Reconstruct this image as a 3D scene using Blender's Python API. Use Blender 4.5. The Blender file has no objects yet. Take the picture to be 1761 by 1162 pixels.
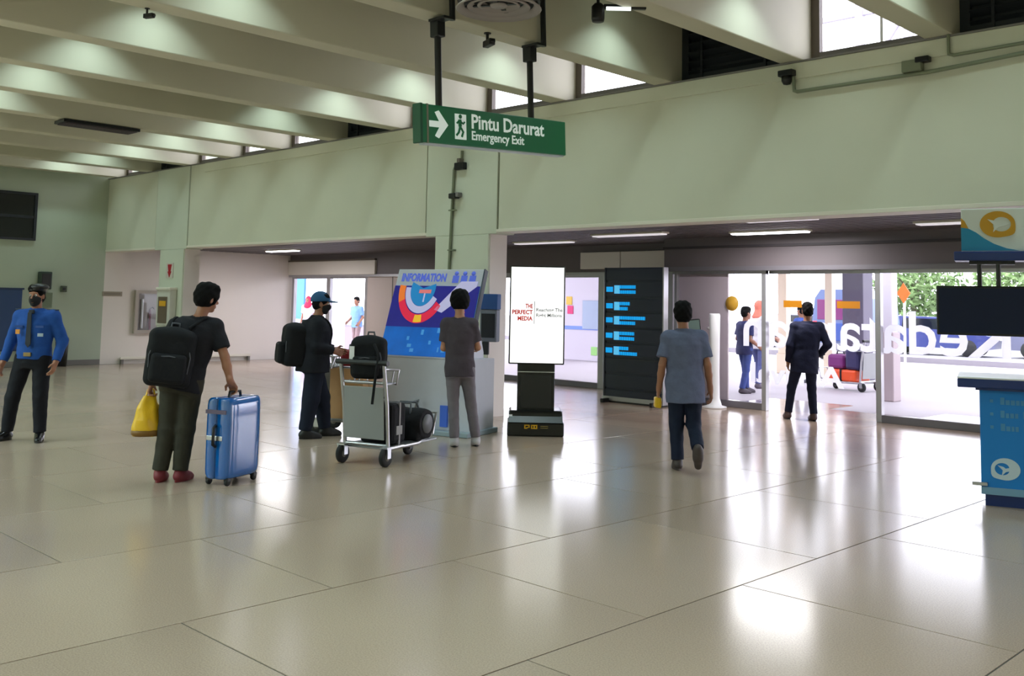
import bpy, bmesh, math, random
import numpy as np
from mathutils import Matrix, Vector
random.seed(7)
D = bpy.data
SC = bpy.context.scene
COL = SC.collection

# ------------------------------------------------------------------ camera
R3 = [[0.712109, 0.701793, 0.019697], [-0.046566, 0.075208, -0.99608], [-0.700523, 0.7084, 0.086236]]
FPX = 1704.906
cam_d = D.cameras.new('camera'); cam = D.objects.new('camera', cam_d); COL.objects.link(cam)
cam_d.sensor_fit = 'HORIZONTAL'; cam_d.sensor_width = 36.0
cam_d.lens = FPX*36.0/1761.0
cam_d.shift_y = -(581.0-371.79)/1761.0
cam_d.clip_start = 0.05; cam_d.clip_end = 400
CAMZ = 1.65
_r, _d, _f = [Vector(v) for v in R3]
cam.matrix_world = Matrix(((_r.x, -_d.x, -_f.x, 0), (_r.y, -_d.y, -_f.y, 0), (_r.z, -_d.z, -_f.z, CAMZ), (0, 0, 0, 1)))
SC.camera = cam

# ------------------------------------------------------------------ sky and exposure
wd = D.worlds.new('overcast'); SC.world = wd; wd.use_nodes = True
nt = wd.node_tree; bg = nt.nodes['Background']
SKY = 6.0
bg.inputs[0].default_value = (0.93, 0.92, 1.0, 1); bg.inputs[1].default_value = SKY
vs = SC.view_settings
vs.view_transform = 'Standard'; vs.look = 'None'; vs.gamma = 1.0; vs.use_curve_mapping = False
vs.exposure = 0.13
SC.display_settings.display_device = 'sRGB'
SC.cycles.use_denoising = True
SC.cycles.max_bounces = 8
SC.cycles.transparent_max_bounces = 16
SC.cycles.sample_clamp_indirect = 6.0

LAMP_W = 10.0
REAR_FILL_W = 60.0  # added rear fill, lifts the long wall by floor bounce
LAMP_COL = (0.74, 0.98, 1.0)

# ------------------------------------------------------------------ materials
def lin(c):
    return tuple(((v/255.0)/12.92 if v <= 10.3 else (((v/255.0)+0.055)/1.055)**2.4) for v in c)
MATS = {}
def mat(name, rgb, rough=0.5, metal=0.0, noise=0.0, nscale=8.0, bump=0.0, bscale=40.0, spec=0.5, emit=None, estr=1.0, vary=0.0, coat=0.0):
    if name in MATS: return MATS[name]
    m = D.materials.new(name); m.use_nodes = True; n = m.node_tree; b = n.nodes['Principled BSDF']
    c = lin(rgb)
    b.inputs['Base Color'].default_value = (*c, 1); b.inputs['Roughness'].default_value = rough
    b.inputs['Metallic'].default_value = metal; b.inputs['Specular IOR Level'].default_value = spec
    if coat: b.inputs['Coat Weight'].default_value = coat; b.inputs['Coat Roughness'].default_value = 0.08
    if noise > 0 or vary > 0:
        tc = n.nodes.new('ShaderNodeTexCoord'); no = n.nodes.new('ShaderNodeTexNoise')
        no.inputs['Scale'].default_value = nscale; no.inputs['Detail'].default_value = 5
        n.links.new(tc.outputs['Object'], no.inputs['Vector'])
        mr = n.nodes.new('ShaderNodeMapRange'); mr.inputs['From Min'].default_value = .25; mr.inputs['From Max'].default_value = .75
        mr.inputs['To Min'].default_value = 1-noise; mr.inputs['To Max'].default_value = 1+noise
        n.links.new(no.outputs['Fac'], mr.inputs['Value'])
        src = mr.outputs['Result']
        if vary > 0:
            oi = n.nodes.new('ShaderNodeObjectInfo'); m2 = n.nodes.new('ShaderNodeMapRange')
            m2.inputs['To Min'].default_value = 1-vary; m2.inputs['To Max'].default_value = 1+vary
            n.links.new(oi.outputs['Random'], m2.inputs['Value'])
            mu = n.nodes.new('ShaderNodeMath'); mu.operation = 'MULTIPLY'
            n.links.new(src, mu.inputs[0]); n.links.new(m2.outputs['Result'], mu.inputs[1]); src = mu.outputs[0]
        vm = n.nodes.new('ShaderNodeVectorMath'); vm.operation = 'SCALE'; vm.inputs[0].default_value = c
        n.links.new(src, vm.inputs['Scale']); n.links.new(vm.outputs[0], b.inputs['Base Color'])
    if bump > 0:
        tc = n.nodes.new('ShaderNodeTexCoord'); no = n.nodes.new('ShaderNodeTexNoise')
        no.inputs['Scale'].default_value = bscale; no.inputs['Detail'].default_value = 3
        n.links.new(tc.outputs['Object'], no.inputs['Vector'])
        bp = n.nodes.new('ShaderNodeBump'); bp.inputs['Strength'].default_value = bump; bp.inputs['Distance'].default_value = 0.02
        n.links.new(no.outputs['Fac'], bp.inputs['Height']); n.links.new(bp.outputs['Normal'], b.inputs['Normal'])
    if emit is not None:
        b.inputs['Emission Color'].default_value = (*lin(emit), 1); b.inputs['Emission Strength'].default_value = estr
    MATS[name] = m
    return m
def glass_mat(name, tint=(0.97, 0.98, 1.0), refl=1.0):
    m = D.materials.new(name); m.use_nodes = True; n = m.node_tree
    for x in list(n.nodes): n.nodes.remove(x)
    out = n.nodes.new('ShaderNodeOutputMaterial'); mix = n.nodes.new('ShaderNodeMixShader')
    tr = n.nodes.new('ShaderNodeBsdfTransparent'); tr.inputs[0].default_value = (*tint, 1)
    gl = n.nodes.new('ShaderNodeBsdfGlossy'); gl.inputs['Roughness'].default_value = 0.02
    fr = n.nodes.new('ShaderNodeFresnel'); fr.inputs['IOR'].default_value = 1.45
    ge = n.nodes.new('ShaderNodeNewGeometry'); sb = n.nodes.new('ShaderNodeMath'); sb.operation = 'SUBTRACT'; sb.inputs[0].default_value = 1.0
    mu = n.nodes.new('ShaderNodeMath'); mu.operation = 'MULTIPLY'
    n.links.new(ge.outputs['Backfacing'], sb.inputs[1]); n.links.new(sb.outputs[0], mu.inputs[0]); n.links.new(fr.outputs[0], mu.inputs[1])
    n.links.new(mu.outputs[0], mix.inputs[0]); n.links.new(tr.outputs[0], mix.inputs[1]); n.links.new(gl.outputs[0], mix.inputs[2])
    n.links.new(mix.outputs[0], out.inputs[0])
    return m

M_wall = mat('painted_wall_green', (208, 208, 188), .55, noise=.03, nscale=1.2, bump=.05, bscale=3)
M_pillar = mat('painted_pillar_green', (206, 210, 192), .5, noise=.03, nscale=1.5)
M_endwall = mat('painted_end_wall_green', (172, 182, 162), .55, noise=.04, nscale=1.0)
M_beige = mat('painted_beige', (228, 220, 212), .5, noise=.02, nscale=1.0)
M_trimlight = mat('pale_trim', (226, 220, 205), .5)
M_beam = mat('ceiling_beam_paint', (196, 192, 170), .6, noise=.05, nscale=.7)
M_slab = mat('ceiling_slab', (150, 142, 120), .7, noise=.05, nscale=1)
M_groove = mat('dark_joint', (96, 102, 84), .8)
M_soffit = mat('soffit_slat_dark', (92, 84, 86), .55, noise=.1, nscale=2)
M_soffit2 = mat('soffit_board_dark', (60, 55, 58), .6)
M_fascia = mat('fascia_grey_brown', (106, 97, 100), .5, noise=.05, nscale=1)
M_alu = mat('brushed_aluminium', (176, 174, 178), .35, metal=.6)
M_aludark = mat('grey_door_rail', (120, 116, 122), .4, metal=.4)
M_sill = mat('grey_sill', (120, 116, 112), .6)
M_louvre = mat('black_louvre', (26, 30, 36), .6)
M_frame = mat('brown_window_frame', (104, 94, 84), .5)
M_black = mat('black_plastic', (16, 17, 19), .4)
M_blackm = mat('black_metal', (24, 25, 28), .35, metal=.3)
M_steel = mat('steel', (190, 190, 194), .28, metal=.9)
M_white = mat('white_paint', (238, 238, 240), .4)
M_rubber = mat('dark_rubber', (22, 22, 24), .7)
M_grout = mat('floor_joint', (70, 66, 58), .7)
M_glass = glass_mat('clear_glass')
M_letterwhite = mat('white_vinyl', (252, 252, 255), .5)
def translucent(m, c, k=.75):
    n = m.node_tree; b = n.nodes['Principled BSDF']; out = [x for x in n.nodes if x.type == 'OUTPUT_MATERIAL'][0]
    tl = n.nodes.new('ShaderNodeBsdfTranslucent'); tl.inputs[0].default_value = (*lin(c), 1)
    mx = n.nodes.new('ShaderNodeMixShader'); mx.inputs[0].default_value = k
    n.links.new(b.outputs[0], mx.inputs[1]); n.links.new(tl.outputs[0], mx.inputs[2]); n.links.new(mx.outputs[0], out.inputs[0])
    return m
translucent(M_letterwhite, (252, 252, 255))

# polished terrazzo
def floor_mat():
    m = D.materials.new('polished_terrazzo'); m.use_nodes = True; n = m.node_tree; b = n.nodes['Principled BSDF']
    geo = n.nodes.new('ShaderNodeNewGeometry'); oi = n.nodes.new('ShaderNodeObjectInfo')
    no = n.nodes.new('ShaderNodeTexNoise'); no.inputs['Scale'].default_value = 120; no.inputs['Detail'].default_value = 2
    n2 = n.nodes.new('ShaderNodeTexNoise'); n2.inputs['Scale'].default_value = .6; n2.inputs['Detail'].default_value = 4
    n.links.new(geo.outputs['Position'], no.inputs['Vector']); n.links.new(geo.outputs['Position'], n2.inputs['Vector'])
    ramp = n.nodes.new('ShaderNodeValToRGB')
    ramp.color_ramp.elements[0].position = .35; ramp.color_ramp.elements[0].color = (*lin((162, 142, 124)), 1)
    ramp.color_ramp.elements[1].position = .65; ramp.color_ramp.elements[1].color = (*lin((180, 159, 140)), 1)
    n.links.new(no.outputs['Fac'], ramp.inputs[0])
    a = n.nodes.new('ShaderNodeMapRange'); a.inputs['To Min'].default_value = .9; a.inputs['To Max'].default_value = 1.08
    n.links.new(n2.outputs['Fac'], a.inputs['Value'])
    c = n.nodes.new('ShaderNodeMapRange'); c.inputs['To Min'].default_value = .95; c.inputs['To Max'].default_value = 1.05
    n.links.new(oi.outputs['Random'], c.inputs['Value'])
    mu = n.nodes.new('ShaderNodeMath'); mu.operation = 'MULTIPLY'
    n.links.new(a.outputs[0], mu.inputs[0]); n.links.new(c.outputs[0], mu.inputs[1])
    vm = n.nodes.new('ShaderNodeVectorMath'); vm.operation = 'SCALE'
    n.links.new(ramp.outputs[0], vm.inputs[0]); n.links.new(mu.outputs[0], vm.inputs['Scale'])
    n.links.new(vm.outputs[0], b.inputs['Base Color'])
    rr = n.nodes.new('ShaderNodeMapRange'); rr.inputs['To Min'].default_value = .13; rr.inputs['To Max'].default_value = .21
    n.links.new(n2.outputs['Fac'], rr.inputs['Value']); n.links.new(rr.outputs[0], b.inputs['Roughness'])
    b.inputs['IOR'].default_value = 1.5
    return m
M_floor = floor_mat()

# ------------------------------------------------------------------ mesh helpers
class MB:
    """Collects faces and links them as ONE mesh object."""
    def __init__(s): s.v = []; s.f = []; s.mi = []; s.smooth = []
    def add(s, verts, faces, mi=0, smooth=False):
        o = len(s.v); s.v += [tuple(v) for v in verts]
        for f in faces: s.f.append(tuple(i+o for i in f)); s.mi.append(mi); s.smooth.append(smooth)
        return s
    def box(s, x0, x1, y0, y1, z0, z1, mi=0, M=None, bev=0.0):
        if bev > 0:
            b = min(bev, (x1-x0)/2.01, (y1-y0)/2.01, (z1-z0)/2.01)
            bm = bmesh.new(); bmesh.ops.create_cube(bm, size=1)
            bmesh.ops.scale(bm, vec=(x1-x0, y1-y0, z1-z0), verts=bm.verts)
            bmesh.ops.translate(bm, vec=((x0+x1)/2, (y0+y1)/2, (z0+z1)/2), verts=bm.verts)
            bmesh.ops.bevel(bm, geom=bm.edges[:], offset=b, segments=2, profile=.5, affect='EDGES')
            bm.verts.index_update()
            vs_ = [v.co.copy() for v in bm.verts]; fs = [[v.index for v in f.verts] for f in bm.faces]; bm.free()
            if M: vs_ = [M @ v for v in vs_]
            return s.add(vs_, fs, mi)
        vv = [(x0, y0, z0), (x1, y0, z0), (x1, y1, z0), (x0, y1, z0), (x0, y0, z1), (x1, y0, z1), (x1, y1, z1), (x0, y1, z1)]
        if M: vv = [M @ Vector(v) for v in vv]
        return s.add(vv, [(0, 3, 2, 1), (4, 5, 6, 7), (0, 1, 5, 4), (1, 2, 6, 5), (2, 3, 7, 6), (3, 0, 4, 7)], mi)
    def tube(s, pts, r, seg=10, mi=0, M=None, cap=True):
        pts = [Vector(p) for p in pts]
        if M: pts = [M @ p for p in pts]
        rs = r if isinstance(r, (list, tuple)) else [r]*len(pts)
        rings = []; up = None
        for i, p in enumerate(pts):
            if i == 0: t = pts[1]-p
            elif i == len(pts)-1: t = p-pts[i-1]
            else: t = (pts[i+1]-p).normalized()+(p-pts[i-1]).normalized()
            t.normalize()
            if up is None:
                up = Vector((0, 0, 1)) if abs(t.z) < .9 else Vector((1, 0, 0))
            a = t.cross(up).normalized(); b = a.cross(t).normalized(); up = b
            rings.append([p+(a*math.cos(2*math.pi*k/seg)+b*math.sin(2*math.pi*k/seg))*rs[i] for k in range(seg)])
        vv = [v for r_ in rings for v in r_]; ff = []
        for i in range(len(rings)-1):
            for k in range(seg):
                ff.append((i*seg+k, i*seg+(k+1) % seg, (i+1)*seg+(k+1) % seg, (i+1)*seg+k))
        s.add(vv, ff, mi, True)
        if cap:
            s.add(rings[0], [tuple(range(seg))[::-1]], mi); s.add(rings[-1], [tuple(range(seg))], mi)
        return s
    def lathe(s, prof, seg=24, mi=0, M=None, smooth=True):
        vv = []; ff = []
        for (r, z) in prof:
            for k in range(seg):
                v = Vector((r*math.cos(2*math.pi*k/seg), r*math.sin(2*math.pi*k/seg), z)); vv.append(M @ v if M else v)
        for i in range(len(prof)-1):
            for k in range(seg):
                ff.append((i*seg+k, i*seg+(k+1) % seg, (i+1)*seg+(k+1) % seg, (i+1)*seg+k))
        return s.add(vv, ff, mi, smooth)
    def prism(s, poly, d0, d1, mi=0, M=None):
        """poly in local x,z ; extruded along local y from d0 to d1"""
        n = len(poly)
        vv = [Vector((p[0], d0, p[1])) for p in poly]+[Vector((p[0], d1, p[1])) for p in poly]
        if M: vv = [M @ v for v in vv]
        ff = [tuple(range(n)), tuple(range(2*n-1, n-1, -1))]
        for k in range(n): ff.append((k, n+k, n+(k+1) % n, (k+1) % n))
        return s.add(vv, ff, mi)
    def build(s, name, mats, parent=None, M=None):
        me = D.meshes.new(name); me.from_pydata(s.v, [], s.f)
        for m in (mats if isinstance(mats, (list, tuple)) else [mats]): me.materials.append(m)
        me.polygons.foreach_set('material_index', s.mi); me.polygons.foreach_set('use_smooth', s.smooth)
        bm = bmesh.new(); bm.from_mesh(me); bmesh.ops.recalc_face_normals(bm, faces=bm.faces); bm.to_mesh(me); bm.free()
        me.update()
        o = D.objects.new(name, me); COL.objects.link(o)
        if parent is not None: o.parent = parent
        if M is not None: o.matrix_local = M
        return o

def tag(o, label, cat, group=None, kind=None):
    if label: o['label'] = label
    if cat: o['category'] = cat
    if group: o['group'] = group
    if kind: o['kind'] = kind
    return o
def thing(name, label, cat, loc, yaw=0.0, group=None, M=None):
    o = D.objects.new(name, None); COL.objects.link(o)
    o.empty_display_size = .1
    if M is not None: o.matrix_world = M
    else: o.location = loc; o.rotation_euler = (0, 0, yaw)
    return tag(o, label, cat, group)
def struct(o):
    o['kind'] = 'structure'; return o
def bx(name, x0, x1, y0, y1, z0, z1, m, parent=None, bev=0, M=None):
    return MB().box(x0, x1, y0, y1, z0, z1, bev=bev).build(name, m, parent, M)
def frame_yaw(origin, u):
    """matrix with local x along unit horizontal u, local z up"""
    u = Vector((u[0], u[1], 0)).normalized(); v = Vector((-u.y, u.x, 0))
    return Matrix(((u.x, v.x, 0, origin[0]), (u.y, v.y, 0, origin[1]), (0, 0, 1, origin[2]), (0, 0, 0, 1)))
def text_mb(body, size, M, extrude=.002, align='LEFT', width=None, space=1.0, bold=0.0):
    """lettering in local x (reading direction) / local y (up), raised along local z; returns an MB"""
    cu = D.curves.new('lettering', 'FONT'); cu.body = body; cu.size = size; cu.extrude = extrude; cu.align_x = align
    cu.resolution_u = 3; cu.space_line = space; cu.offset = bold
    o = D.objects.new('lettering_tmp', cu); COL.objects.link(o)
    me = D.meshes.new_from_object(o)
    vv = [v.co.copy() for v in me.vertices]; ff = [tuple(p.vertices) for p in me.polygons]
    D.objects.remove(o); D.curves.remove(cu); D.meshes.remove(me)
    if width and vv:
        x0 = min(v.x for v in vv); x1 = max(v.x for v in vv); k = width/(x1-x0)
        for v in vv: v.x = (v.x-x0)*k
    mb = MB(); mb.add([M @ v for v in vv], ff); return mb
def plane_M(o, ux, uy):
    """local x -> ux, local y -> uy, local z -> ux x uy"""
    ux = Vector(ux).normalized(); uy = Vector(uy).normalized(); n = ux.cross(uy)
    return Matrix(((ux.x, uy.x, n.x, o[0]), (ux.y, uy.y, n.y, o[1]), (ux.z, uy.z, n.z, o[2]), (0, 0, 0, 1)))

# ================================================================== SETTING
W0, WT = 9.99, 0.36           # hall side of the long wall, its thickness
YF, YL = 14.35, 15.2          # glass fronts
XE = -23.45                   # end wall
HB = 2.65                     # underside of the header
ZT = 4.40                     # top of the wall, underside of the beams

# ---- floor
floor = bx('floor', -24.2, 12.3, -14.3, 15.35, -.3, -.004, M_grout); struct(floor)
TX, TY = 1.543, 1.848
base_tile = None; nt_ = 0
for i in range(-15, 5):
    for j in range(-5, 8):
        x0 = -6.351+TX*i; y0 = 2.537+TY*j+(TY/2 if i % 2 == 0 else 0)     # staggered courses
        x1 = x0+TX; y1 = y0+TY
        if x1 < -22 or y0 > YL-.1 or x0 > .5 or y1 < -2.5: continue
        if x0 < XE-.4: continue
        if base_tile is None:
            g = .005
            mb = MB(); b = .0008
            mb.add([(g, g, -.02), (TX-g, g, -.02), (TX-g, TY-g, -.02), (g, TY-g, -.02),
                    (g, g, -b), (TX-g, g, -b), (TX-g, TY-g, -b), (g, TY-g, -b),
                    (g+b, g+b, 0), (TX-g-b, g+b, 0), (TX-g-b, TY-g-b, 0), (g+b, TY-g-b, 0)],
                   [(0, 1, 5, 4), (1, 2, 6, 5), (2, 3, 7, 6), (3, 0, 4, 7), (4, 5, 9, 8), (5, 6, 10, 9), (6, 7, 11, 10), (7, 4, 8, 11), (8, 9, 10, 11)])
            t = mb.build('tile', M_floor, floor); base_tile = t
        else:
            t = base_tile.copy(); COL.objects.link(t); t.parent = floor
        t.location = (x0, y0, 0); nt_ += 1
# wider stretches of the same floor outside the view
fm = MB()
fm.box(1.36, 12, -14, 14.2, -.02, -.001); fm.box(-23.4, 1.36, -14, -5.0, -.02, -.001)
fm.build('floor_field', M_floor, floor)

# ---- ceiling with its beams
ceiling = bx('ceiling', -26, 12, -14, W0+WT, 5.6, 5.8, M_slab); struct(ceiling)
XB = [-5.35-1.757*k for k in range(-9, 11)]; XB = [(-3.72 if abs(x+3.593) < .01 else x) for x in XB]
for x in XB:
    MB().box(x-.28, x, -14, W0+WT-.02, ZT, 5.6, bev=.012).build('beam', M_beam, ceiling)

# ---- long wall: header, pillars, ledge
wall = struct(bx('wall_back', XE, 4, W0+.03, W0+WT, HB+.04, ZT, M_groove))
def seg(x0, x1, z0, z1, m, name='header_panel'):
    return MB().box(x0, x1, W0, W0+.05, z0, z1, bev=.004).build(name, m, wall)
seg(XE, -20.92, HB+.04, ZT, M_wall); seg(-19.42, -11.77, HB+.04, ZT, M_wall); seg(-10.15, 4, HB+.04, ZT, M_wall)
def pillar(xa, xb, fa, fb):
    p = struct(MB().box(xa, xb, W0-.012, W0+WT, HB-.02, ZT, bev=.008).build('pillar', M_pillar))
    MB().box(fa, fb, W0-.012, W0+WT, 0, HB-.02, bev=.008).build('shaft', [M_pillar], p)
    MB().box(fb-.002, fb+.012, W0+.02, W0+WT, 0.0, HB-.02).build('jamb', M_beige, p)
    MB().box(fa-.012, fa+.002, W0+.02, W0+WT, 0.0, HB-.02).build('jamb', M_beige, p)
    bx('pillar_base', fa-.01, fb+.01, W0-.022, W0+WT+.01, 0, .1, M_sill, p)
    return p
pillar(-20.89, -19.45, -20.62, -19.56); pillar(-11.74, -10.18, -11.51, -10.34)
t1 = struct(MB().box(-19.45, -11.6, W0-.01, W0+WT, HB, HB+.045, bev=.004).build('trim_1', M_trimlight))
t2 = struct(MB().box(-10.34, 4, W0-.01, W0+WT, HB, HB+.045, bev=.004).build('trim_2', M_trimlight))
t3 = struct(MB().box(XE, -20.6, W0-.01, W0+WT, HB, HB+.045, bev=.004).build('trim_3', M_trimlight))
# raised top course of the wall
t4 = struct(MB().box(-18.8, 4, W0-.025, W0+.02, 4.2, ZT-.02, bev=.006).build('trim_4', M_wall))
t5 = struct(MB().box(XE, 4, W0-.04, W0+WT, ZT-.02, ZT+.0, bev=.004).build('trim_5', M_sill))

# ---- high windows and louvres between the beams
bays = list(zip(XB[1:], XB[:-1]))     # (left beam right edge, right beam right edge)
wi = 1
LOUV = {-2, 0, 4, 8, 10, 11}
for (xl, xr) in bays:
    k = round((-5.35-xr)/1.757)
    xr_ = xr-.28
    if xr_ > -1.0 or xl < XE-.2: continue
    w = struct(D.objects.new('window_%d' % wi, None)); COL.objects.link(w); wi += 1
    w.location = ((xl+xr_)/2, W0+WT*.6, ZT)
    hw = (xr_-xl)/2
    fr = MB(); d = .04
    fr.box(-hw, -hw+.1, -d, d, 0, 1.2); fr.box(hw-.05, hw, -d, d, 0, 1.2); fr.box(-hw+.1, hw-.05, -d, d, 0, .11, 1); fr.box(-hw+.1, hw-.05, -d, d, 1.14, 1.2)
    if k in LOUV:
        fr.build('window_frame', [M_louvre, M_louvre], w)
        bx('backing', -hw+.1, hw-.05, .02, .035, .05, 1.14, M_louvre, w)
        for q in range(9):
            MB().box(-hw+.1, hw-.05, -.05, .05, -.006, .006).build('slat', M_louvre, w, Matrix.Translation((0, -.02, .12+.118*q)) @ Matrix.Rotation(math.radians(-40), 4, 'X'))
        for q in (-.33, .33): bx('mullion', q*hw*2*.9-.015, q*hw*2*.9+.015, -.06, -.03, .05, 1.14, M_louvre, w)
    else:
        fr.build('window_frame', [M_frame, M_sill], w)
        bx('pane', -hw+.1, hw-.05, -.006, .006, .05, 1.14, M_glass, w)
        if k == -1:
            bx('mullion', .12, .15, -.03, .03, .05, 1.14, M_white, w)

# ---- end wall
we = struct(bx('wall_left', XE-.3, XE, -14, W0, -.1, 5.6, M_endwall))
bx('upper_panel', XE-.3, XE, W0, YL+.1, 3.0, 5.6, M_endwall, we)
bx('beige_panel', XE-.3, XE, W0, YL+.1, -.1, 3.0, M_beige, we)
bl = struct(bx('baseboard_left', XE, XE+.015, -14, W0-.01, 0, .12, M_sill))
bumper = thing('bumper_rail', 'low pale bumper rail along the foot of the beige wall', 'rail', (XE+.06, 12.2, 0))
MB().box(-.03, .03, -1.75, 1.75, .1, .16, bev=.01).build('bar', M_trimlight, bumper)
for yy in (-1.7, 0, 1.7): MB().box(-.055, .02, yy-.03, yy+.03, 0, .12).build('bracket', M_sill, bumper)
wrr = struct(bx('wall_rear', XE, 12, -14.3, -14, 0, 5.6, M_wall)); wri = struct(bx('wall_right', 12, 12.3, -14.3, YF, 0, 5.6, M_wall))
# dark window high on the end wall
wn = struct(D.objects.new('window_%d' % wi, None)); COL.objects.link(wn); wn.location = (XE, 7.3, 2.82)
wi += 1
fr = MB(); fr.box(0, .06, -1.06, 1.06, 0, .05); fr.box(0, .06, -1.06, 1.06, 1.03, 1.08); fr.box(0, .06, -1.06, -1.0, .05, 1.03); fr.box(0, .06, 1.0, 1.06, .05, 1.03); fr.box(0, .05, -1.0, 1.0, .5, .56)
fr.build('window_frame', mat('dark_window_frame', (30, 34, 42), .4), wn)
M_darkglass = mat('dark_glass', (10, 13, 20), .12)
for (a, b) in ((.05, .5), (.56, 1.03)):
    bx('pane', .01, .03, -1.0, 1.0, a, b, M_darkglass, wn)

# ---- lobby: soffit, fascias, glass fronts
sof = struct(bx('ceiling_lobby', XE, 4, W0+WT, YL+.6, 2.93, 3.05, M_soffit2))
ns = 0
y = W0+WT+.06
while y < YL+.1:
    xr = 4 if y < YF-.2 else -10.3
    bx('slat', XE, xr, y, y+.16, 2.80, 2.93, M_soffit, sof); y += .225
wf = struct(bx('wall_front', -10.3, 4, YF-.12, YF+.16, 2.24, 2.95, M_fascia))
MB().box(-10.3, 4, YF-.15, YF-.11, 2.24, 2.31).build('drip_rail', M_aludark, wf)
MB().box(-10.3, 4, YF-.16, YF-.11, 2.62, 2.66).build('ledge', M_soffit2, wf)
wf2 = struct(bx('wall_front_left', XE, -10.3, YL-.1, YL+.15, 2.27, 2.95, M_fascia))
MB().box(XE, -19.6, YL-.16, YL-.09, 2.27, 2.62, bev=.01).build('door_case', M_beige, wf2)
MB().box(XE, -19.6, YL-.17, YL-.09, 2.62, 2.66).build('ledge', M_frame, wf2)
MB().box(-12.9, -11.9, YL-.2, YL-.09, 2.33, 2.66, bev=.01).build('door_case', M_beige, wf2)
MB().box(-11.88, -10.5, YL-.2, YL-.09, 2.33, 2.66, bev=.01).build('door_case', M_beige, wf2)
MB().box(XE, -10.3, YL-.13, YL-.09, 2.21, 2.27).build('drip_rail', M_alu, wf2)
wr_ = struct(bx('wall_return', -10.36, -10.24, YF, YL+.1, 0, 2.95, M_fascia))
wp = struct(bx('wall_panel_left', -20.0, -15.6, YL-.06, YL+.1, 0, 2.27, mat('pinkish_beige_panel', (205, 190, 186), .5, noise=.02, nscale=1)))
for xx in (-19.0, -17.9, -16.8): bx('joint_strip', xx-.012, xx+.012, YL-.068, YL-.058, 0, 2.27, M_sill, wp)

def glass_front(name, x0, x1, yy, ztop, posts, rail=True, pane=True, panes=None):
    d = struct(D.objects.new(name, None)); COL.objects.link(d); d.location = (0, yy, 0)
    for (a, b) in posts: MB().box(a, b, -.05, .05, 0, ztop, bev=.006).build('frame_post', M_alu, d)
    MB().box(x0, x1, -.045, .045, ztop-.05, ztop).build('top_rail', M_alu, d)
    for (a, b, r) in (panes or [(x0, x1, rail)]):
        bx('glass_pane', a, b, -.006, .006, .1 if r else .02, ztop-.05, M_glass, d)
        if r: MB().box(a, b, -.05, .05, 0, .11, bev=.005).build('bottom_rail', M_aludark, d)
    return d
d1 = glass_front('door_1', -10.28, -8.35, YF, 2.24, [(-10.28, -10.17), (-10.14, -10.08), (-8.43, -8.35)], panes=[(-10.08, -8.43, True)])
d2 = glass_front('door_2', -8.35, -6.58, YF+.1, 2.24, [(-6.58, -6.53)], panes=[(-8.35, -6.58, False)])
d3 = glass_front('door_3', -6.53, 3.0, YF, 2.24, [(-6.53, -6.45), (-3.6, -3.52), (-.6, -.52)], panes=[(-6.45, -3.6, True), (-3.52, -.6, True), (-.52, 3.0, True)])
d4 = glass_front('door_4', -23.4, -20.0, YL, 2.22, [(-23.4, -23.3), (-21.78, -21.62), (-20.12, -20.0)], panes=[(-23.3, -21.78, False), (-21.62, -20.12, False)])
d5 = glass_front('door_5', -15.6, -10.3, YL, 2.22, [(-15.6, -15.5), (-12.55, -12.4), (-10.5, -10.4)], panes=[(-15.5, -12.55, True), (-12.4, -10.5, True)])
bx('wall_joint', -10.08, -9.1, .02, .05, .11, 2.19, mat('pinkish_panel_2', (196, 180, 182), .5), d1).name = 'blind_panel'

# mirrored lettering on the glass: it faces outdoors
def glass_text(body, xr, xl, z, size, par, yoff):
    Mx = plane_M((xr, yoff, z), (-1, 0, 0), (0, 0, 1))
    return text_mb(body, size, Mx, extrude=.001, width=xr-xl, bold=.012)
lt = glass_text('Kedatangan', -4.70, -8.86, 1.02, .88, None, .012)
o = lt.build('arrivals_lettering', M_letterwhite, d2); 
lt2 = glass_text('Arrival', -7.1, -8.72, .44, .44, None, .012); lt2.build('arrivals_lettering_small', M_letterwhite, d2)
M_orange = mat('orange_sticker', (214, 140, 12), .5); M_yellow = mat('yellow_sticker', (228, 184, 70), .5)
translucent(M_yellow, (228, 184, 70), .3); translucent(M_orange, (200, 130, 12), .2)
MB().lathe([(0, 0), (.125, 0), (.125, .003), (0, .003)], 24, M=plane_M((-9.0, -.012, 1.70), (1, 0, 0), (0, 0, 1))).build('warning_sticker', M_yellow, d1)
for (a, b) in ((-8.11, -7.79), (-7.2, -6.83)): bx('warning_sticker', a, b, -.012, -.007, 1.655, 1.765, M_orange, d2)

# ---- outdoors
M_out = mat('outdoor_concrete', (184, 178, 182), .7, noise=.06, nscale=.5)
M_road = mat('outdoor_asphalt', (140, 138, 146), .8, noise=.08, nscale=.6)
og = struct(bx('ground', -90, 40, 15.35, 34, -.3, -.01, M_out)); struct(bx('road', -120, 40, 34, 90, -.3, -.03, M_road))

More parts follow.
